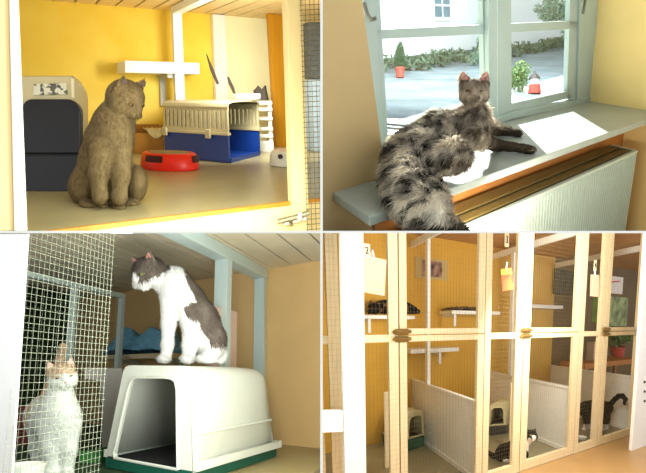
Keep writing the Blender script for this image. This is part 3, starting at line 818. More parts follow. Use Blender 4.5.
c2_.chain([(480, 124, .04, 9), (498, 130.5, f2(498, 137), 6.5), (518, 133, f2(518, 137.5), 4.8)], 4)
c2_.chain([(474, 136, .0, 10), (496, 145, f2(496, 153), 6.6), (528, 149, f2(528, 154), 5)], 4)
c2_.ell((518, 133.6, f2(518, 137)), (7, 8, 4.2), 2).ell((530, 149.5, f2(530, 154)), (8, 8, 4.6), 2)
c2_.head((474, 91.5, .05), 15.8, yaw=-.04, pitch=-.16, roll=-.04, ear=1.0, earw=.46, spread=.6)
L2 = lambda r, g, b: np.array(lin((r, g, b)))
def coat2(p):
    u = p[:, 0] + 440; v = 150 - p[:, 2]
    n = vnoise(p * np.array([1, .7, 1]), 9., 21); w = vnoise(p, 14., 22)
    # bands run across the body
    ph = (u * .55 + (v - 150) * .85) / 2.9 + 6 * (w - .5)
    n3 = vnoise(p * np.array([.6, 1, .45]), 2.6, 23); t = np.clip(.5 + .34 * np.sin(ph) + 1.5 * (n3 - .5) + .5 * (n - .5), 0, 1)[:, None]
    c = L2(40, 34, 27) * (1 - t) + L2(222, 212, 194) * t
    side = np.clip((u - 440) / 20, 0, 1)[:, None]
    c = c * (1 - .35 * side) + L2(150, 132, 112) * .35 * side
    H = np.clip(1.9 - np.linalg.norm(p - c2_.H[0], axis=1) / 12., 0, 1)[:, None]
    q = (p - c2_.H[0]) / 14.6
    st = (.5 + .5 * np.sin(q[:, 0] * 13)) * (q[:, 2] > .1)
    hc_ = L2(112, 94, 74) * (1 - .5 * st[:, None]); mz = np.clip(1.2 - np.linalg.norm((p - c2_.q(0, .95, -.45)) / 14.6, axis=1) / .5, 0, 1)[:, None]
    hc_ = hc_ * (1 - mz) + L2(176, 158, 136) * mz
    c = c * (1 - H) + hc_ * H
    leg = np.clip((u - 484) / 12, 0, 1)[:, None] * (v > 122)[:, None]
    c = c * (1 - leg) + L2(66, 56, 42) * leg
    tail = (np.clip((v - 208) / 8, 0, 1) * np.clip((u - 408) / 14, 0, 1))[:, None]
    c = c * (1 - tail) + L2(52, 46, 34) * tail
    wht = np.clip(1.3 - np.hypot((u - 440), (v - 199) / 1.2) / 9, 0, 1)[:, None]
    return np.clip(c * (1 - wht) + L2(240, 234, 220) * wht, 0, 1)
def flow2(p):
    u = p[:, 0] + 440; v = 150 - p[:, 2]
    return np.stack([-.55 + .9 * np.clip((u - 455) / 20, 0, 1) * 0, -.3 + 0 * u, -.8 + 0 * u], 1)
def len2(p):
    d = np.linalg.norm(p - c2_.H[0], axis=1) / 14.6
    u = p[:, 0] + 440; v = 150 - p[:, 2]
    l = np.clip((d - .95) * 1.5, .22, 1)
    l = np.where((u > 490) & (v > 120), .35, l)
    return l
c2_.zmin = .0035
c2_.finish(1.3, coat2, 52000, 9.5, flow2, .38, .42, FURLONG, len2, lambda p, c: c * 1.45 + .06, .9)
mat('eye_dark_amber', (96, 74, 26), .2, .05); mat('nose_brick', (150, 92, 80), .5, .05); mat('ear_pink', (214, 150, 136), .7, .05)
c2_.face(MATS['eye_dark_amber'], MATS['nose_brick'], MATS['ear_pink'], .5)
# the sun: its direction follows the patch of light on the sill
s0 = R2.hw(513.5, 124, 2, H2); s1 = R2.hw(541, 150, 2, H2); sd_ = s1 - s0
sund = (sd_.normalized() - R2.ez * .46).normalized()
# ================================================================== ROOM 3 : two cats and the litter box
H3 = level(R3, 297, 446, 3.0); B3 = R3.hit(297, 446, 2, H3)[1]; T3 = R3.hit(290, 265.5, 1, B3)[2]
tan3 = mat('room_tan_plaster', (228, 190, 130), .7, .03, 4., .02)
pblue = mat('pale_blue_paint', (204, 220, 216), .4, .02)
a_m = R3.loc(at(25, 350, 1.3))[0]
a_w = R3.hit(79, 300, 1, B3)[0]
a_far = 1.2
aL, aR = a_w - .05, R3.hit(340, 300, 1, B3)[0]
struct('wall_back', MB().box(R3, a_w, aR, B3, B3 + .1, H3 - .05, T3 + .02), tan3, 3)
struct('wall_left', MB().box(R3, a_w - .1, a_w, .6, B3 + .1, H3 - .05, T3 + .02), mat('dark_green_planting', (66, 92, 52), .9, .3, 5., .0, .2, col2=(24, 40, 20), detail=8), 3)
struct('floor', MB().box(R3, a_m + .02, aR, .2, B3, H3 - .03, H3), mat('olive_tan_counter', (176, 156, 108), .45, .04), 3)
struct('floor', MB().box(R3, a_w, a_m + .02, .2, B3, H3 - .03, H3), mat('dark_green_matting', (52, 78, 44), .9, .25, 14.), 3)
# boarded ceiling
g0 = R3.hit(242, 232, 2, T3)[0]; g1 = R3.hit(275, 232, 2, T3)[0]; w = g1 - g0
mb = MB(); a = g0 - 14 * w
while a < aR: mb.box(R3, a + .006, a + w - .006, .1, B3, T3, T3 + .012); a += w
struct('ceiling', mb, mat('ceiling_board_beige', (226, 212, 184), .6, .05, 5.), 3)
struct('ceiling', MB().box(R3, a_w, aR, .1, B3, T3 + .013, T3 + .03), dark, 3)
# white edge at the left
struct('trim_6', MB().prism(ring([(-12, 234), (27.5, 234), (11.5, 478), (-12, 478)], 1.252), V((0, .008, 0))), mat('bright_white_paint', (250, 250, 248), .6, .0), 3)

# inner frame at the right
a_p = R3.hit(262.5, 272, 1, B3)[0]
fr3 = thing('partition_frame', 'pale blue wooden frame under the boarded ceiling behind the bicolour cat', 'frame', R3.w(a_p, B3 - .5, H3))
def pw(u0, u1, v, b): return R3.hit(u1, v, 1, b)[0] - R3.hit(u0, v, 1, b)[0]
b1_ = R3.hit(221.5, 252, 0, a_p)[1]
w2 = pw(257, 267, 330, B3 - .06); w1 = pw(215, 228, 300, b1_)
MB().box(R3, a_p - w2 / 2, a_p + w2 / 2, B3 - .06, B3 - .002, H3, T3 - .06).build('post', pblue, fr3, .002, 3)
MB().box(R3, a_p - w1 / 2, a_p + w1 / 2, b1_, b1_ + .06, H3, T3 - .06).build('post', pblue, fr3, .002, 3)
MB().box(R3, a_p - w1 / 2, a_p + w1 / 2, .5, B3 - .002, T3 - .06, T3 - .002).build('rail', pblue, fr3, .002, 3)
b2_ = R3.hit(236, 314, 0, a_p)[1]; ctp = R3.hit(222, 308, 0, a_p)[2]
MB().box(R3, a_p - .02, a_p + .01, R3.hit(212, 330, 0, a_p)[1], b2_, H3, ctp).build('panel', mat('pink_panel', (224, 192, 176), .6, .02), fr3, .002, 3)

# cage side with wire, in front of the white cat
fw3 = thing('cage_screen', 'wire mesh screen in front of the white cat', 'wire screen', R3.w(a_m, 1.0, H3))
wr3 = mat('pale_wire', (176, 180, 156), .4, .04, metal=.2)
p0_ = R3.hit(60, 350, 0, a_m); db = R3.hit(64.6, 350, 0, a_m)[1] - p0_[1]; dc = p0_[2] - R3.hit(60, 356.9, 0, a_m)[2]
m_ = MB(); bs0 = R3.hit(15, 350, 0, a_m)[1]; bs1 = R3.hit(108, 350, 0, a_m)[1]
b = bs0
while b < bs1: m_.wire(R3.w(a_m, b, H3 - .05), R3.w(a_m, b, T3 + .05), .00045); b += db
c = H3 - .05
while c < T3 + .05: m_.wire(R3.w(a_m - .001, bs0, c), R3.w(a_m - .001, bs1, c), .00045); c += dc
m_.build('wire_mesh', wr3, fw3, 0, 3)
# frame behind the white cat
pq = R3.loc(at(25, 273.5, 2.78)); a_f, c_f = pq[0], pq[2]
fb = thing('cage_fence', 'pale blue framed wire fence behind the white cat and the wire', 'frame', R3.w(a_f, pq[1] + .5, H3))
be = R3.hit(122, 300, 0, a_f)[1]; bm = R3.hit(73.5, 300, 0, a_f)[1]
th3 = .028
MB().box(R3, a_f - .02, a_f + .02, .7, be + .02, c_f - th3 / 2, c_f + th3 / 2).build('rail', pblue, fb, .002, 3)
for b in (bm, be): MB().box(R3, a_f - .02, a_f + .02, b - .022, b + .022, H3, c_f - th3 / 2).build('post', pblue, fb, .002, 3)
m_ = MB(); b = be
while b > be - 1.7: m_.wire(R3.w(a_f, b, H3), R3.w(a_f, b, c_f), .0005); b -= .06
c = H3
while c < c_f: m_.wire(R3.w(a_f, be, c), R3.w(a_f, be - 1.7, c), .0005); c += .05
m_.build('wire_mesh', wr3, fb, 0, 3)

# shelf with a heap of blue cloth
sa0 = R3.hit(88, 352, 1, B3 - .5)[0]; sa1 = R3.hit(156, 352, 1, B3 - .5)[0]; sc_ = R3.hit(140, 352.5, 1, B3 - .5)[2]
sh3 = thing('wall_shelf', 'tan wall shelf carrying the heap of blue cloth', 'shelf', R3.w((sa0 + sa1) / 2, B3, sc_ - .03))
MB().box(R3, sa0, sa1, B3 - .36, B3 - .001, sc_ - .03, sc_).build('board', mat('tan_shelf_paint', (206, 186, 150), .5, .03), sh3, .003)
for a in (sa0 + .12, sa1 - .12): MB().box(R3, a - .012, a + .012, B3 - .3, B3 - .001, sc_ - .055, sc_ - .03).box(R3, a - .012, a + .012, B3 - .03, B3 - .001, sc_ - .2, sc_ - .055).build('bracket', pblue, sh3)
nx, ny = 40, 14; top = []; 
xs = np.linspace(0, 1, nx); ys = np.linspace(0, 1, ny)
rows = []
for j, y in enumerate(ys):
    r_ = []
    for i, x in enumerate(xs):
        e = min(1, 5 * x, 6 * (1 - x)) * min(1, 6 * (1 - y) + .02, 5 * y + .05)
        hgt = (.15 + .02 * math.sin(x * 9 + y * 2) + .014 * math.sin(x * 19 + y * 7) + .02 * math.sin(y * 30 + x * 5) - .03 * x) * e ** .6
        r_.append(R3.w(sa0 + .02 + (sa1 - sa0 - .05) * x, B3 - .35 + .33 * y, sc_ + .004 + max(hgt, 0)))
    rows.append(r_)
o_ = MB().loft(rows, False, True, False).build('blue_cloth', mat('blue_cloth', (112, 168, 198), .85, .14, 18., .3, stretch=(1, 1, 4)))
sd = o_.modifiers.new('t', 'SOLIDIFY'); sd.thickness = .006; sd.offset = 1
tag(o_, 'crumpled blue cloth heaped on the tan shelf behind the wire', 'cloth')

# pale board between the cage and the litter box
Yb = R3.hw(112, 455, 2, H3).y
o_ = MB().prism(ring([(84, 368), (122, 369), (121, 452), (102, 454), (101, 381), (84, 379)], Yb), V((0, .02, 0))).build('pale_board', mat('lilac_grey_board', (176, 168, 160), .7, .05), None, .002)
tag(o_, 'pale lilac grey board standing behind the wire left of the litter box', 'board')
# red brown block and green crate seen low behind the wire
q = R3.hw(20, 446, 2, H3); k = q.y / F
o_ = MB().box(Frame(q, (1, 0, 0), R3.ey, R3.ez), -9 * k, 7 * k, .0, .12, 0, 38 * k).build('red_block', mat('red_brown_block', (112, 44, 34), .7, .2, 14.), None, .006)
tag(o_, 'dark red brown block low behind the wire left of the white cat', 'block')
q = R3.hw(90, 463, 2, H3); k = q.y / F
gc = thing('green_tray', 'green plastic tray on the floor right of the white cat', 'tray', q)
Fg = Frame(q, (1, 0, 0), R3.ey, R3.ez); m_ = MB(); gw, gh = 22 * k, 10 * k
m_.box(Fg, -gw / 2, gw / 2, 0, .2, 0, .006).box(Fg, -gw / 2, gw / 2, 0, .008, .006, gh).box(Fg, -gw / 2, gw / 2, .192, .2, .006, gh).box(Fg, -gw / 2, -gw / 2 + .008, .008, .192, .006, gh).box(Fg, gw / 2 - .008, gw / 2, .008, .192, .006, gh)
m_.build('tray_body', mat('bright_green_plastic', (58, 130, 62), .4, .05), gc, .002)
MB().box(Fg, -gw / 2 - .006, gw / 2 + .006, -.006, .008, gh, gh + .006).build('rim', mat('bright_green_plastic', 0), gc)
# white bowl at the lower left
q = at(24, 468, 1.62); k = q.y / F
wb3 = thing('food_bowl', 'white bowl at the lower left corner below the white cat', 'bowl', R3.hw(25, 488, 2, H3))
q = R3.hw(25, 488, 2, H3); k = q.y / F
MB().lathe(q, V((1, 0, 0)), R3.ey.normalized(), R3.ez, [(0, .002), (12 * k, .002), (17 * k, 22 * k), (16 * k, 22.5 * k), (11 * k, 6 * k), (0, 5 * k)], 32).build('bowl_body', white, wb3, 0, sharp=60)
MB().lathe(q, V((1, 0, 0)), R3.ey.normalized(), R3.ez, [(15.6 * k, 21 * k), (17.6 * k, 21 * k), (17.8 * k, 23 * k), (16 * k, 23.4 * k), (15.6 * k, 21 * k)], 32).build('rim', white, wb3, 0)

# ---------------------------------------------------------------- hooded litter houses
def litter_house(fr, label, outer, inner, tubh, sections, mh, mt, name='litter_box', group=None, ridge=None, flange=.03, clip=None, fl_pad=.035):
    """fr: x along the front (unit = width), y into the depth (unit = depth), z up in metres; outer/inner: (x,z) outlines of the front"""
    t = thing(name, label, 'litter box', fr.w(.5, .5, 0), group)
    n = len(outer); cx = .5; zb = outer[0][1]
    rings = [[fr.w(cx + (x - cx) * sx + dx, y, zb + (z - zb) * sz) for x, z in outer] for (y, sx, sz, dx) in sections]
    m = MB(); m.loft(rings, False, True, False)
    m.f.append([len(m.v) - n + i for i in range(n)]); m.sm.append(True)
    h = m.build('hood', mh, t, 0, clip, sharp=50)
    s = h.modifiers.new('t', 'SOLIDIFY'); s.thickness = .006; s.offset = -1
    # front: outer outline and opening
    m = MB(); k = len(inner)
    def near(p): return p
    N = 48
    def resample(poly, N):
        P_ = [V((a, b, 0)) for a, b in poly]; P_.append(P_[0]); L = [0]
        for a, b in zip(P_[:-1], P_[1:]): L.append(L[-1] + (b - a).length)
        out = []
        for i in range(N):
            d = L[-1] * i / N; j = max(x for x in range(len(L) - 1) if L[x] <= d + 1e-9)
            out.append(P_[j].lerp(P_[j + 1], (d - L[j]) / max(L[j + 1] - L[j], 1e-9)))
        return [(a.x, a.y) for a in out]
    sc = lambda poly: [(x, z) for x, z in poly]
    O_ = [(x, z) for x, z in outer]; I_ = [(x, z) for x, z in inner]
    O2, I2 = resample(O_, N), resample(I_, N)
    yd = .012
    vs = [fr.w(x, 0, z) for x, z in O2] + [fr.w(x, 0, z) for x, z in I2] + [fr.w(x, yd * 2, z) for x, z in I2]
    fs = [(i, (i + 1) % N, N + (i + 1) % N, N + i) for i in range(N)] + [(N + i, N + (i + 1) % N, 2 * N + (i + 1) % N, 2 * N + i) for i in range(N)]
    m.add(vs, fs, False).build('front_frame', mh, t, 0, clip)
    m = MB()
    pts = [fr.w(x, -.004, z) for x, z in I2]; m.tube(pts + [pts[0]], .006, 6, False); m.build('opening_rim', mh, t, 0, clip)
    # tub
    p = fl_pad; x0, x1 = outer[0][0], outer[-1][0]; lo, hi = min(x0, x1), max(x0, x1)
    m = MB(); tk = .02
    def wall(a0, a1, b0, b1): m.box(fr, a0, a1, b0, b1, .004, tubh)
    wall(lo, hi, 0, tk); wall(lo, hi, 1 - tk, 1); wall(lo, lo + tk, tk, 1 - tk); wall(hi - tk, hi, tk, 1 - tk); m.box(fr, lo + tk, hi - tk, tk, 1 - tk, .0, .012)
    m.build('tub', mt, t, .003, clip)
    MB().box(fr, lo - p, hi + p, 1, 1 + p, tubh, tubh + flange).box(fr, lo - p, lo, 0, 1, tubh, tubh + flange).box(fr, hi, hi + p, 0, 1, tubh, tubh + flange).build('flange', mh, t, .002, clip)
    MB().box(fr, lo + tk + .002, hi - tk - .002, tk + .002, 1 - tk - .002, .013, tubh * 1.0).build('cat_litter', mat('dark_litter', (20, 19, 18), .95, .3, 60., .4), t, 0, clip)
    if ridge:
        m = MB(); (z0, xi) = ridge
        m.tube([fr.w(xi - .012, .0, z0), fr.w(xi + .0, .8, z0), fr.w(xi + .012, .95, z0)], .006, 6).build('ridge', mh, t, 0, clip)
    return t
o3 = R3.hw(192, 484, 2, H3); l3 = R3.hw(104, 468, 2, H3); r3 = R3.hw(275, 457, 2, H3)
Fx = Frame(o3, l3 - o3, r3 - o3, R3.ez)
def fx(u, v): p = Fx.hit(u, v, 1, 0); return (p[0], p[2])
outer3 = [fx(u, v) for u, v in [(194, 473), (191, 376), (189.5, 370.5), (186, 367), (180, 366), (150, 365.6), (129, 365.4), (125.5, 367), (123.2, 371), (106, 455.5)]]
inner3 = [fx(u, v) for u, v in [(178.5, 469.5), (177.5, 388), (176, 381.5), (172, 378.4), (166, 377.4), (150, 377.2), (137, 377.2), (132.5, 379), (130, 384), (113.5, 457.5)]]
offwhite = mat('offwhite_plastic', (236, 236, 222), .35, .02); tealg = mat('dark_teal_plastic', (18, 92, 72), .4, .08)
tubh3 = (484 - 472) * o3.y / F
litter_house(Fx, 'large cream hooded litter box with a dark green tub under the bicolour cat', outer3, inner3, tubh3,
             [(0, 1, 1, 0), (.05, 1.01, 1.003, 0), (.6, 1.0, 1.0, 0), (.82, .99, .985, 0), (.9, .97, .95, 0), (.95, .95, .88, 0), (.985, .97, .55, 0), (1, 1, .02, 0)], offwhite, tealg,
             ridge=(fx(193, 434)[1], 0.0))

# ---------------------------------------------------------------- the bicolour cat on the box
ctop = R3.loc(Fx.w(.5, .3, outer3[5][1]))[2]
Yc = Fx.w(.35, .35, .3).y
def f3(u, v): return R3.hw(u, 366, 2, ctop).y - Yc
c3_ = Beast('cat', 'brown tabby and white cat sitting on the cream litter box looking down to the left', 185, 310, Yc, R3, ctop)
def vt(u, dy): return 373 - (373 - 365.6) * 1.0
PB = 363.4
c3_.chain([(160, 280, 0, 12), (173, 285, 0, 16), (186, 303, .01, 18), (200, 322, .02, 18), (208, 340, .03, 18)], 7)
c3_.ell((211, 345, .03), (15, 16, 19), 6).ell((176, 294, -.02), (14, 14, 17), 6)
c3_.chain([(170, 300, -.03, 10), (168.5, 325, -.035, 7), (167.5, 346, -.035, 5.6), (166, 357, -.035, 5.2)], 4)
c3_.chain([(186, 306, -.04, 12), (192, 325, -.045, 10), (190, 346, -.05, 7.4), (188.5, 356, -.05, 6)], 4)
c3_.ell((163.5, PB - 3.4, -.045), (6.5, 9, 4), 2.5).ell((187, PB - 3.4, -.065), (7, 10, 4.4), 2.5)
c3_.ell((212, 350, -.03), (10, 11, 12), 4).ell((206, PB - 4, -.05), (10, 9, 4.6), 3).ell((218, PB - 3, .05), (8, 10, 4), 3)
c3_.chain([(222, 354, .06, 6), (216, 357, .12, 5), (200, 357, .14, 4)], 4)
c3_.c = c3_.c + V((0, 0, .007))
c3_.head((148, 273, -.01), 17.5, yaw=-.85, pitch=-.42, roll=.12, ear=.62, earw=.44, spread=.62)
tb = L2(122, 110, 100); tbd = L2(78, 66, 56); wh = L2(240, 238, 234)
def coat3(p):
    u = p[:, 0] + 185; v = 310 - p[:, 2]
    n = vnoise(p, 5., 31); n2 = vnoise(p, 11., 32)
    st = np.clip(.5 + .8 * np.sin((u * .8 + v * .35) / 3.2 + 3 * n2), 0, 1)[:, None]
    t = tb * (.85 + .3 * n[:, None]) * (1 - .4 * st) + tbd * .4 * st
    # saddle: right of a line from the nape to the rump
    line = 181 + (v - 268) * .36 + 6 * (n2 - .5)
    sad = (u > line) & (v < 345 + 5 * n)
    patch = (np.hypot(u - 195, (v - 312) / .8) < 9 + 4 * n)
    q = (p - c3_.H[0]) @ np.stack(c3_.H[1:4], 1) / 17.5
    inhead = np.linalg.norm(q, axis=1) < 1.55
    capm = inhead & ((np.abs(q[:, 0]) > .12 + .25 * np.clip(.45 - q[:, 2], 0, 1)) | (q[:, 2] > .35)) & (q[:, 2] > -.32) & (u < 170)
    m = (sad & ~inhead) | patch | capm | (inhead & (u > 176) & (v < 272))
    return np.where(m[:, None], t, wh * (.95 + .05 * n[:, None]))
c3_.finish(1.05, coat3, 22000, 4.2, lambda p: np.tile(np.array([.3, 0, -1.]), (len(p), 1)), .25, .42)
mat('eye_green', (120, 130, 60), .15, .05); mat('nose_pink', (214, 150, 140), .5, .05)
c3_.face(MATS['eye_green'], MATS['nose_pink'], MATS['ear_pink'], .6)

# ---------------------------------------------------------------- the white cat behind the wire
Yw = R3.hw(52, 472, 2, H3).y
c4_ = Beast('cat', 'white cat with a ginger crown standing behind the wire', 58, 420, Yw, R3, H3)
f4 = lambda u, v: c4_.floor(u, v, H3)
c4_.chain([(60, 395, 0, 15), (60, 415, -.01, 20), (58, 432, .0, 20)], 8)
c4_.chain([(57, 420, .05, 21), (48, 416, .2, 22), (40, 418, .33, 20)], 8)
c4_.chain([(49, 425, -.02, 12), (50, 448, -.03, 9), (51, 470, -.03, 7.5)], 5)
c4_.chain([(69, 425, -.02, 12), (68, 448, -.03, 9), (66, 470, -.03, 7.5)], 5)
c4_.chain([(38, 425, .33, 14), (36, 448, .34, 8), (36, 462, .33, 6)], 5)
c4_.chain([(50, 428, .36, 12), (50, 446, .36, 8), (50, 461, .35, 6)], 5)
c4_.ell((50.5, 473, -.045), (8, 9, 4.5), 3).ell((66, 473, -.045), (8, 9, 4.5), 3)
c4_.chain([(42, 405, .4, 7), (52, 380, .42, 6), (60, 362, .40, 5.5), (63, 347, .36, 5)], 5)
c4_.head((62, 376, -.04), 15, yaw=.18, pitch=-.25, roll=.2, ear=.72, earw=.42, spread=.62)
gin = L2(206, 178, 146); wh4 = L2(236, 238, 228)
def coat4(p):
    u = p[:, 0] + 58; v = 420 - p[:, 2]; n = vnoise(p, 7., 41)
    q = (p - c4_.H[0]) @ np.stack(c4_.H[1:4], 1) / 15
    inh = np.linalg.norm(q, axis=1) < 1.7
    m = (inh & (q[:, 2] > .18 + .25 * (1 - np.clip(np.abs(q[:, 0]) * 2.5, 0, 1)))) | (p[:, 1] * c4_.s > .3) & (v < 402) | (p[:, 1] * c4_.s > .12) & (n > .55) & (v < 425)
    return np.where(m[:, None], gin * (.85 + .3 * n[:, None]), wh4)
c4_.finish(1.15, coat4, 16000, 3.6, None, .25, .42)
c4_.face(mat('eye_dark', (52, 50, 40), .2, .05), MATS['nose_pink'], mat('ear_pale_pink', (226, 192, 178), .7, .05), .3)
# ================================================================== ROOM 4 : the row of cat cages
H4 = level(R4, 522, 471, 4.9); B4 = R4.hit(522, 471, 2, H4)[1]
BB4 = R4.hit(411, 436, 2, H4)[1]; T4 = R4.hit(455, 241, 1, BB4)[2]
pine = wood('pale_pine', (240, 220, 178), .04)
yel4 = mat('ochre_yellow_wall', (218, 168, 64), .6, .03, 4.)
wp4 = mat('white_panel_paint', (238, 238, 232), .35, .02)
def A4(u, v=335): return R4.hit(u, v, 1, B4)[0]
a1_ = R4.hit(481, 484.8, 2, H4)[0]; a2_ = R4.hit(571, 454, 2, H4)[0]; a3_ = R4.hit(635, 432.6, 2, H4)[0]
aE = a3_ + 9
inb = B4 + .05
struct('floor', MB().box(R4, -.5, aE + 1.5, .4, B4, H4 - .04, H4 - .004), mat('tan_vinyl_floor', (184, 144, 92), .4, .04, 3.), 4)
struct('floor', MB().box(R4, -.5, aE, B4, BB4, H4 - .04, H4), mat('olive_grey_floor', (150, 142, 112), .4, .05, 3.), 4)
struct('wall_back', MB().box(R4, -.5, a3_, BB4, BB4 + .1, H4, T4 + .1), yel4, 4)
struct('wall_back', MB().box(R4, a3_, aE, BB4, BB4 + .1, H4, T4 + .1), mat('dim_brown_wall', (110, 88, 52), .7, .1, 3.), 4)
brd = mat('brown_ceiling_boards', (196, 146, 92), .6, .06, 4.)
mb = MB(); a = -.5
while a < aE: mb.box(R4, a, a + .112, B4 - .3, BB4, T4, T4 + .015); a += .12
struct('ceiling', mb, brd, 4)
struct('ceiling', MB().box(R4, -.5, aE, B4 - .3, BB4, T4 + .016, T4 + .03), dark, 4)

# ---- wired front: fixed panels and doors
TOPC = 1.12
cu0, cu1 = R4.hit(440, 334, 1, B4)[2], R4.hit(440, 328.3, 1, B4)[2]
cl0, cl1 = R4.hit(440, 340.8, 1, B4)[2], R4.hit(440, 335, 1, B4)[2]
cm0, cm1 = R4.hit(500, 339, 1, B4)[2], R4.hit(500, 332.8, 1, B4)[2]
fine = mat('fine_grey_wire', (146, 128, 92), .5, .05); brass = mat('dull_brass', (150, 122, 66), .35, .1, 30., metal=.7)
def wire_grid(a0, a1, c0, c1, par, step=.036, r=.0004):
    m = MB(); k = max(1, round((a1 - a0) / step)); b = B4 - .004
    for i in range(k + 1): a = a0 + (a1 - a0) * i / k; m.wire(R4.w(a, b, c0), R4.w(a, b, c1), r)
    k = max(1, round((c1 - c0) / step))
    for i in range(k + 1): c = c0 + (c1 - c0) * i / k; m.wire(R4.w(a0, b - .002, c), R4.w(a1, b - .002, c), r)
    return m.build('wire_mesh', fine, par, 0, 4)
def stile(a0, a1, c0, c1, par, name='stile'): return MB().box(R4, a0, a1, B4, B4 + .05, c0, c1).build(name, pine, par, .003, 4)
def cage_panel(u, label):
    (l0, l1, r0, r1) = [A4(x) for x in u]
    t = thing('wire_screen', label, 'wire screen', R4.w((l0 + r1) / 2, B4, H4), 'fixed wire panels between the cage doors')
    stile(l0, l1, H4, TOPC, t); stile(r0, r1, H4, TOPC, t)
    for (c0, c1) in ((H4, H4 + .085), (cm0, cm1)): stile(l1, r0, c0, c1, t, 'rail')
    wire_grid(l0, r1, H4 + .04, TOPC, t)
def cage_door(u, up, label, n):
    (l0, l1, r0, r1) = [A4(x) for x in u]; e = .004
    c0, c1 = (cu0, TOPC) if up else (H4, cl1)
    t = thing('cage_door', label, 'cage door', R4.w((l0 + r1) / 2, B4, c0), 'wire cage doors')
    stile(l0 + e, l1, c0, c1, t); stile(r0, r1 - e, c0, c1, t)
    if up: stile(l1, r0, cu0, cu1, t, 'rail'); stile(l1, r0, TOPC - .06, TOPC, t, 'rail')
    else: stile(l1, r0, cl0, cl1, t, 'rail'); stile(l1, r0, H4, H4 + .085, t, 'rail')
    wire_grid(l0 + e, r1 - e, c0 + .01, c1 - .01, t)
    cc = (cu0 + cu1) / 2 if up else (cl0 + cl1) / 2
    la = MB().box(R4, l0 - .045, l0 + .085, B4 - .03, B4 - .009, cc - .022, cc + .02).build('latch', brass, t, .004, 4)
    MB().tube([R4.w(l0 - .06, B4 - .03, cc), R4.w(l0 + .1, B4 - .03, cc)], .012, 8).build('bolt', brass, la, 0, 4)
cage_panel((314, 321, 328, 340), 'leftmost wire panel, beyond the wide white post')
cage_panel((352, 359, 389, 398.4), 'wire panel with number 2 and the pink sheet hanging on it')
cage_panel((485, 491, 516, 523.2), 'wire panel with number 3 and the orange picture card')
cage_panel((580, 584, 599, 603.2), 'wire panel with number 4 and the pink card')
for up in (True, False):
    w_ = 'upper' if up else 'lower'
    cage_door((399.2, 407, 478, 484.6), up, w_ + ' wire door right of the panel with number 2', 1)
    cage_door((523.8, 530.6, 574, 579.6), up, w_ + ' wire door right of the panel with number 3', 2)
    cage_door((603.8, 608.4, 636.5, 642), up, w_ + ' wire door right of the panel with number 4', 3)

# ---- partitions running into the depth
crl0, crl1 = None, None
ctop4 = R4.hit(440, 388, 0, a1_)[2]
crail = R4.hit(420, 240, 0, a1_)[2]
def partition(a, mids, label, wpx):
    t = thing('cage_partition', label, 'partition', R4.w(a, (B4 + BB4) / 2, H4), 'partitions between the cages')
    MB().box(R4, a - .015, a + .015, inb, BB4 - .005, H4, ctop4 - .03).build('board', wp4, t, 0, 4)
    MB().box(R4, a - .03, a + .03, inb, BB4 - .005, ctop4 - .03, ctop4).build('cap_rail', wp4, t, .003, 4)
    MB().box(R4, a - .03, a + .02, inb, BB4 - .005, crail - .04, crail + .03).build('top_rail', wp4, t, .003, 4)
    MB().box(R4, a - .026, a + .0, inb, BB4 - .005, H4 + .002, H4 + .05).build('skirting', wp4, t, .003, 4)
    for b in mids: MB().box(R4, a - wpx, a + wpx * .4, b - .04, b + .04, ctop4, crail - .04).build('post', wp4, t, .003, 4)
    return t
bm1 = R4.hit(428.5, 300, 0, a1_)[1]; br1 = R4.hit(409, 300, 0, a1_)[1]
bm2 = R4.hit(513, 300, 0, a2_)[1]; br3 = R4.hit(550, 300, 0, a3_)[1]
partition(a1_, (br1, bm1), 'white partition with low panel behind the lower door right of number 2', .035)
partition(a2_, (bm2,), 'white partition with low panel behind the sitting black and white cat', .04)
partition(a3_, (br3,), 'white partition with low panel behind the standing black cat', .03)

# ---- shelves on the yellow wall
def cshelf(u0, u1, v0, v1, dep, label, brk):
    bf = BB4 - dep
    p0, p1 = R4.hit(u0, v1, 1, bf), R4.hit(u1, v1, 1, bf); um = (u0 + u1) / 2; vm0 = v0; c0 = (p0[2] + p1[2]) / 2; c1 = c0 + (v1 - v0) / F * R4.w(p0[0], bf, c0).y
    t = thing('cage_shelf', label, 'shelf', R4.w((p0[0] + p1[0]) / 2, BB4, c0), 'white cage shelves')
    MB().box(R4, p0[0], p1[0], bf, BB4 - .001, c0, c1).build('board', wp4, t, .004, 4)
    for u in brk:
        a = R4.hit(u, v1 + 3, 1, bf)[0]
        MB().box(R4, a - .02, a + .02, bf + .03, BB4 - .001, c0 - .03, c0).box(R4, a - .02, a + .02, bf + .03, bf + .07, c0 - .14, c0 - .03).build('bracket', wp4, t, .002, 4)
    return (p0[0], p1[0], bf, c1)
S1 = cshelf(364, 415, 315, 319, .45, 'white shelf with the dozing dark cat', (370,))
S2 = cshelf(452, 500, 310.5, 314.5, .45, 'white shelf carrying the thin brown blanket', (456,))
S3 = cshelf(529, 563, 304.5, 308.5, .4, 'white empty shelf left of the dark notice board', ())
S4 = cshelf(411, 459, 348, 352.5, .4, 'low white shelf seen through the door right of number 2', (441,))
# blanket
m_ = MB(); rows = []
for j in range(7):
    rows.append([R4.w(S2[0] + .02 + (S2[1] - S2[0]) * .8 * i / 20, S2[2] + .02 + .38 * j / 6, S2[3] + .012 + .028 * (.5 + .5 * math.sin(i * 1.1 + j * .7)) * min(1, i / 2, (20 - i) / 2) + .012) for i in range(21)])
o_ = m_.loft(rows, False, True, False).build('brown_blanket', mat('brown_blanket', (92, 72, 48), .9, .2, 20.), None, 0, 4); sd = o_.modifiers.new('t', 'SOLIDIFY'); sd.thickness = .012
tag(o_, 'thin dark brown blanket lying on a white shelf', 'blanket')
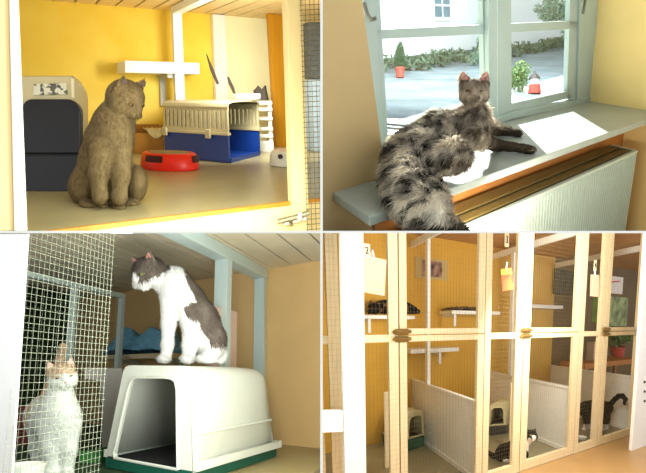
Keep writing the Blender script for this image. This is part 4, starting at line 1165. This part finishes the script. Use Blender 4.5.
# poster on the yellow wall
def wallpic(name, u0, v0, u1, v1, m, label, cat, b=None, th=.012, frame=None):
    b = BB4 - .002 if b is None else b
    p0, p1 = R4.hit(u0, v1, 1, b), R4.hit(u1, v0, 1, b); hh = (v1 - v0) / F * R4.w(p0[0], b, p0[2]).y
    t = thing(name, label, cat, R4.w((p0[0] + p1[0]) / 2, b, p0[2]))
    if frame:
        MB().box(R4, p0[0], p1[0], b - th, b, p0[2], p0[2] + hh).build('mount', frame, t, 0, 4)
        dx = (p1[0] - p0[0]) * .2
        MB().box(R4, p0[0] + dx, p1[0] - dx, b - th - .006, b - th, p0[2] + hh * .12, p0[2] + hh * .88).build('picture', m, t, 0, 4)
    else: MB().box(R4, p0[0], p1[0], b - th, b, p0[2], p0[2] + hh).build('sheet', m, t, 0, 4)
    return t
wallpic('poster', 415, 256, 448, 278, mat('mottled_print', (200, 160, 140), .6, 0, 9., col2=(70, 44, 40), detail=3), 'small mottled poster with a grey mount on the yellow wall', 'poster', frame=mat('grey_mount', (196, 170, 110), .7, .04))
wallpic('notice_board', 553, 268, 577, 294, mat('dark_board', (60, 58, 44), .7, .3, 8.), 'dark notice board on the wall right of the empty shelf', 'notice board', b=BB4 - .03)
wallpic('paper_sheet', 607, 275, 623, 293, mat('white_paper', (228, 222, 214), .8, .02), 'white sheet with a red line hanging in the cage right of number 4', 'sheet', b=BB4 - 1.2)
_b = BB4 - 1.214
MB().slab(R4, [(609.5, 281.4), (620, 280.6), (620, 282), (609.5, 282.8)], 1, _b, .003).build('printed_line', mat('red_print', (200, 90, 80), .7, 0), bpy.data.objects['paper_sheet'], 0, 4)
wallpic('plant_picture', 606, 295, 628, 326, mat('leafy_print', (170, 186, 120), .6, 0, 7., col2=(60, 84, 44), detail=5), 'green leafy picture below the white sheet', 'picture', b=BB4 - .9)
wallpic('green_banner', 591, 296, 598, 322, mat('green_banner', (120, 160, 50), .7, .08), 'narrow green banner behind the panel with number 4', 'banner', b=BB4 - .4)
# brown table with plants in the last cage's back
tb0 = R4.hit(585, 372, 1, BB4 - .8); tb1 = R4.hit(640, 372, 1, BB4 - .8)
tt = thing('brown_table', 'orange brown table behind the low white panel of the last cage', 'table', R4.w((tb0[0] + tb1[0]) / 2, BB4 - .5, H4))
brn = wood('orange_brown_wood', (188, 118, 54), .08)
MB().box(R4, tb0[0], tb1[0], BB4 - .8, BB4 - .12, tb0[2] + .04, tb0[2] + .12).build('table_top', brn, tt, .003, 4)
for x in (tb0[0] + .04, tb1[0] - .1):
    for y in (BB4 - .78, BB4 - .2): MB().box(R4, x, x + .06, y, y + .06, H4, tb0[2] + .04).build('leg', brn, tt, 0, 4)
q = R4.w(R4.hit(617, 360, 1, BB4 - .5)[0], BB4 - .5, tb0[2] + .12)
q = q + V((0, 0, .035)); pp = thing('potted_plant', 'leafy green plant on the orange brown table', 'plant', q)
MB().lathe(q, ZX, ZY, ZZ, [(0, 0), (.09, 0), (.12, .16), (.1, .16), (0, .14)], 20).build('pot', terr, pp, 0, 4, sharp=40)
leaves('foliage', pp, [(q + V((x, 0, z)), V((.16, .16, .12))) for x, z in ((-.08, .28), (.08, .3), (0, .38))], 300, .05, mat('plant_leaf', (96, 130, 70), .6, .25, 20.), 4)
q = R4.w(R4.hit(596, 360, 1, BB4 - .5)[0], BB4 - .5, tb0[2] + .12); 
o_ = MB().box(Frame(q, (1, 0, 0), R4.ey, R4.ez), -.1, .1, -.1, .1, 0.001, .3).build('white_carton', mat('cream_carton', (226, 210, 190), .6, .04), None, .004, 4); tag(o_, 'cream carton on the orange brown table behind the panel with number 4', 'carton')

# ---- hanging cards
def card(u, v0, v1, uw, txt, label):
    b = B4 - .02; p = R4.hit(u, v1, 1, b); y = R4.w(*p).y; w_ = uw / F * y / R4.ex.x * .9; h_ = (v1 - v0) / F * y
    t = thing('number_card', label, 'card', R4.w(p[0], b, p[2]), 'numbered cage cards')
    MB().box(R4, p[0] - w_ / 2, p[0] + w_ / 2, b - .004, b, p[2], p[2] + h_).build('sheet', mat('cream_card', (246, 228, 186), .7, .02), t, 0, 4)
    text_part(txt, 'digit', R4.w(p[0], b - .008, p[2] + h_ * .5), R4.ex, R4.ez, h_ * .72, blackp, t)
card(367, 243.5, 258, 7.5, '2', 'cream card with number 2 hanging above the pink sheet')
card(506.5, 233, 247, 6.5, '3', 'cream card with number 3 hanging above the orange picture card')
card(594.7, 260, 271, 5, '4', 'cream card with number 4 hanging above the pink card')
def hang(name, px, m, label, cat, string=None, b=B4 - .014, extra=None):
    pts = [R4.hw(u, v, 1, b) for u, v in px]; c = sum(pts, V((0, 0, 0))) / len(pts)
    t = thing(name, label, cat, V((c.x, c.y, min(p.z for p in pts))))
    MB().slab(R4, px, 1, b, .006).build('sheet', m, t, 0, 4)
    if string: MB().tube([R4.hw(u, v, 1, b - .004) for u, v in string], .007, 6).build('string', wp4, t, 0, 4)
    return t
pinkp = mat('pink_paper', (240, 200, 170), .8, .02)
bag = hang('paper_bag', [(364, 255), (386.5, 260), (384.5, 296), (363, 292)], pinkp, 'large pale pink sheet hanging under number 2', 'sheet', [(370, 257), (372, 249), (374, 258)])
m_ = MB()
for v_ in (281, 285, 290): m_.slab(R4, [(367, v_), (381, v_ + 2.4), (381, v_ + 3.1), (367, v_ + .7)], 1, B4 - .016, .002)
m_.build('printed_lines', mat('faint_print', (214, 178, 148), .8, 0), bag, 0, 4)
pc4 = hang('picture_card', [(500.5, 269), (511.5, 268), (514, 289), (502.5, 291.5)], mat('orange_print', (206, 116, 50), .6, 0, 12., col2=(160, 60, 36), detail=3), 'orange picture card with a yellow green top hanging under number 3', 'card', [(506, 269), (507, 262)])
MB().slab(R4, [(500.8, 269.3), (511.3, 268.3), (512.2, 273.5), (501.2, 275)], 1, B4 - .017, .003).build('print_top', mat('yellow_green_print', (220, 200, 70), .6, .1, 20.), pc4, 0, 4)
hang('pink_card', [(591, 274.5), (599.3, 275), (598.8, 297), (590.2, 296)], pinkp, 'small pale pink card hanging under number 4', 'card', [(594.7, 275), (595, 270)])

# ---- wide white post with its crossbar, and the white door at the right
wp = thing('white_post', 'wide white post with a crossbar at the left of the cage row', 'post', R4.hw(354, 480, 1, B4 - .3))
MB().slab(R4, [(340.5, 225), (363.2, 225), (366.5, 480), (345.2, 480)], 1, B4 - .3, .08).build('upright', wp4, wp, .004, 4)
MB().slab(R4, [(318, 411), (344.5, 410.5), (345, 432), (318, 433)], 1, B4 - .28, .05).build('crossbar', wp4, wp, .004, 4)
wd4 = thing('white_door', 'white door edge with three dark holes at the lower right', 'door', R4.hw(640, 480, 1, B4 - .4))
MB().slab(R4, [(646.5, 230), (675, 230), (675, 480), (629.5, 480), (637, 380)], 1, B4 - .4, .05).build('leaf', mat('bright_white_paint', 0), wd4, .004, 4)
for v_ in (382, 391.5, 401):
    c = R4.hw(644.3, v_, 1, B4 - .404)
    MB().lathe(c, ZX, R4.ez, V((0, -1, 0)), [(0, .004), (.013, .004), (.013, -.004)], 14).build('screw_hole', blackp, wd4, 0, 4)
# ---- planks standing in the cages
def plank(u0, u1, v0, v1, label):
    p = R4.hw((u0 + u1) / 2, v1, 2, H4); b = R4.loc(p)[1]
    q0 = R4.hit(u0, v1, 1, b)[0]; q1 = R4.hit(u1, v1, 1, b)[0]; ct = R4.hit((u0 + u1) / 2, v0, 1, b)[2]
    o = MB().box(R4, q0, q1, b, b + .03, H4, ct).build('wooden_plank', pine, None, .003, 4); tag(o, label, 'plank')
plank(385.3, 389.8, 392, 468, 'pine plank standing in front of the litter box in the first cage')
plank(509.3, 513, 383, 450, 'pine plank standing behind the sitting black and white cat')
plank(591.2, 594.8, 372, 438, 'pine plank standing by the standing black cat')

# ---- litter boxes in the cages
def small_house(c0, c1, c2, hpx, label, mh, mt):
    o = R4.hw(*c0, 2, H4); x = R4.hw(*c1, 2, H4); y = R4.hw(*c2, 2, H4); h = hpx * o.y / F
    fr = Frame(o, x - o, y - o, R4.ez)
    out = [(0, .3), (.06, .86), (.12, .96), (.22, 1), (.5, 1.01), (.78, 1), (.88, .96), (.94, .86), (1, .3)]
    inn = [(.12, .34), (.17, .76), (.24, .85), (.34, .88), (.5, .885), (.66, .88), (.76, .85), (.83, .76), (.88, .34)]
    sc_ = lambda P: [(a, b * h) for a, b in P]
    litter_house(fr, label, sc_(out), sc_(inn), h * .28, [(0, 1, 1, 0), (.5, 1, 1, 0), (.8, .96, .95, 0), (.93, .9, .8, 0), (1, .86, .4, 0)], mh, mt, group='litter boxes in the cages', flange=.02, clip=4)
small_house((406, 452), (424.5, 446), (383, 444), 42, 'beige hooded litter box with green tub in the first cage', hood, tealg)
small_house((487, 436), (506, 434), (499, 424), 34, 'litter box with dark opening behind the sitting black and white cat', hood, mat('dark_grey_plastic', (52, 54, 56), .4, .05))
# ---- bowl
q = R4.hw(581, 440, 2, H4); k = q.y / F
o_ = MB().lathe(q, ZX, R4.ey.normalized(), R4.ez, [(0, .002), (4 * k, .002), (5.2 * k, 4 * k), (4.8 * k, 4.2 * k), (3.4 * k, 1.2 * k), (0, 1 * k)], 24).build('white_dish', wp4, None, 0, 4, sharp=60); tag(o_, 'small white dish on the cage floor near the standing black cat', 'dish')

# ---- cats
bk = L2(22, 19, 18); whc = L2(232, 226, 216); brw = L2(120, 84, 52)
mat('eye_yellow', (180, 160, 60), .15, .05)
def tiny(b, coat, n=5000, l=2.):
    b.finish(.55, coat, n, l, None, .22, .3); b.face(MATS['eye_yellow'], MATS['nose_grey'], MATS['ear_dusky'], .8)
Ys = R4.hw(522, 462, 2, H4).y
s_ = Beast('cat', 'black and white cat sitting on the cage floor by a pine plank', 515, 450, Ys, R4, H4)
fs = lambda u, v: s_.floor(u, v, H4)
s_.ell((506, 454, .06), (11, 11, 9.5), 4).chain([(506, 453, .05, 9.5), (517, 447, .0, 8), (526, 440, -.03, 6)], 4)
s_.chain([(524, 444, -.06, 5), (525, 454, fs(525, 463), 3.2), (525.5, 461, fs(525.5, 463), 2.6)], 2).chain([(519, 447, -.02, 5), (519, 455, fs(519, 462), 3.2), (519.5, 460, fs(519.5, 462), 2.6)], 2)
s_.ell((526, 462, fs(526, 463.5)), (3.4, 4, 2), 1).ell((508, 460, fs(508, 462)), (7, 6, 3), 2)
s_.chain([(498, 457, .12, 3), (492, 455, .14, 2.4), (488, 452, .14, 2)], 2)
s_.head((530.5, 435.5, -.06), 6.6, yaw=.5, pitch=-.1, roll=0, ear=.72)
def coat_s(p):
    u = p[:, 0] + 515; v = 450 - p[:, 2]
    q = (p - s_.H[0]) @ np.stack(s_.H[1:4], 1) / 6.6
    m = ((np.abs(q[:, 0]) < .34) & (q[:, 1] > .3) & (q[:, 2] < .1)) | ((np.hypot(u - 529, (v - 445) / 1.7) < 4)) | ((v > 458) & (u > 515)) | ((v > 459) & (u > 503) & (u < 513))
    return np.where(m[:, None], whc, bk * (.8 + .5 * vnoise(p, 4., 5)[:, None]))
tiny(s_, coat_s)
Yt = R4.hw(597, 431, 2, H4).y
t_ = Beast('cat', 'black cat with white feet standing with its tail raised and curled', 598, 412, Yt, R4, H4)
ft = lambda u, v: t_.floor(u, v, H4)
t_.chain([(586, 408, -.02, 7.2), (597, 407, -.02, 7.4), (607, 408, -.06, 6.6)], 4)
for (u, d, v) in ((585, -.05, 430), (589, .03, 428.5), (603, -.06, 430.5), (607, .0, 429.5)):
    t_.chain([(u, 411, d, 4.4), (u + .4, 418, d, 2.7), (u, v - 1.5, ft(u, v), 2.2)], 2).ell((u - 1, v - 1, ft(u, v) - .01), (3, 3.4, 1.7), 1)
t_.chain([(610, 405, -.1, 3), (615, 399, -.2, 2.4), (618.5, 396, -.25, 2.3), (622.5, 395.8, -.3, 2.2), (625.4, 399, -.32, 2), (624.4, 403, -.32, 1.7)], 1.5)
t_.head((581.5, 409.5, -.08), 6.2, yaw=-.55, pitch=-.15, roll=0, ear=.7)
def coat_t(p):
    v = 412 - p[:, 2]; q = (p - t_.H[0]) @ np.stack(t_.H[1:4], 1) / 6.2
    m = v > 424; f = (np.abs(q[:, 0]) < .4) & (q[:, 1] > .3) & (q[:, 2] < .2)
    c = np.where(m[:, None], whc, bk * (.8 + .5 * vnoise(p, 4., 6)[:, None]))
    return np.where(f[:, None], brw * 1.3, c)
tiny(t_, coat_t)
ys_ = R4.w(S1[0] + .3, S1[2] + .2, S1[3]).y
l_ = Beast('cat', 'dark tortoiseshell cat dozing on a white shelf', 388, 308, ys_, R4, S1[3])
vb = 313.6
l_.ell((398, vb - 6.5, .06), (15, 10, 6.6), 4).ell((384, vb - 7, .05), (12, 9, 7), 4).ell((410, vb - 4, .06), (8, 8, 4.2), 3)
l_.chain([(376, vb - 3, -.05, 3), (369, vb - 2.2, -.08, 2.2)], 2).chain([(412, vb - 3, .04, 3), (418, vb - 2.3, .0, 2.2)], 2)
l_.head((374, vb - 6.4, -.02), 5.8, yaw=-.3, pitch=-.3, roll=-.2, ear=.7)
def coat_l(p):
    n = vnoise(p, 5., 8)[:, None]; return np.where(n > .66, brw, bk)
tiny(l_, coat_l)
# ================================================================== light
wd = bpy.data.worlds.new('world'); SC.world = wd; wd.use_nodes = True
wd.node_tree.nodes['Background'].inputs[0].default_value = (.95, .98, 1, 1); wd.node_tree.nodes['Background'].inputs[1].default_value = 1.1
SC.view_settings.view_transform = 'Standard'; SC.view_settings.look = 'None'; SC.view_settings.gamma = 1; SC.view_settings.use_curve_mapping = False
SC.view_settings.exposure = 0.0
def area(name, loc, aim, power, size, col=(1, 1, 1)):
    l = bpy.data.lights.new(name, 'AREA'); l.energy = power; l.size = size; l.color = col
    o = bpy.data.objects.new(name, l); COL.objects.link(o); o.location = loc
    o.rotation_euler = (V(aim) - V(loc)).to_track_quat('-Z', 'Y').to_euler()
    return o
area('pen_fill', at(150, 20, 1.35), at(130, 150, 2.6), 2.2, .25, (1, .95, .85))  # unseen fill light added above the front of the pen
area('pen_window_fill', at(246, 55, 2.8), at(242, 90, 3.6), 10, .25, (1, 1, .97))  # added inside the pen to boost the window's brightness on the back wall
sl = bpy.data.lights.new('sun', 'SUN'); sl.energy = 26; sl.angle = .01; sl.color = (1, .97, .9)
so = bpy.data.objects.new('sun', sl); COL.objects.link(so); so.rotation_euler = sund.to_track_quat('-Z', 'Y').to_euler()
area('cat_room_fill', at(230, 246, 1.3), at(190, 370, 2.6), 11, .5, (.92, 1, .97))  # unseen fill added to brighten the litter box room from the front
area('cage_row_fill', at(540, 262, 1.9), at(540, 390, 5.4), 52, .4, (1, .95, .84))  # fill added in front of the cage row, no fitting there
area('yard_fill', at(470, -260, 9), at(460, 40, 20), 2600, 5, (.9, .96, 1))  # area light added overhead to brighten the shaded house front
area('cat_room_low_fill', at(300, 440, 1.3), at(230, 260, 2.8), 14, .4, (.95, 1, .95))  # low fill added to throw light up onto the boarded ceiling
area('cage_back_fill', at(585, 300, 4.0), at(560, 345, 6.4), 54, .4, (1, .95, .84))  # second unseen fill added among the cages to lift their backs
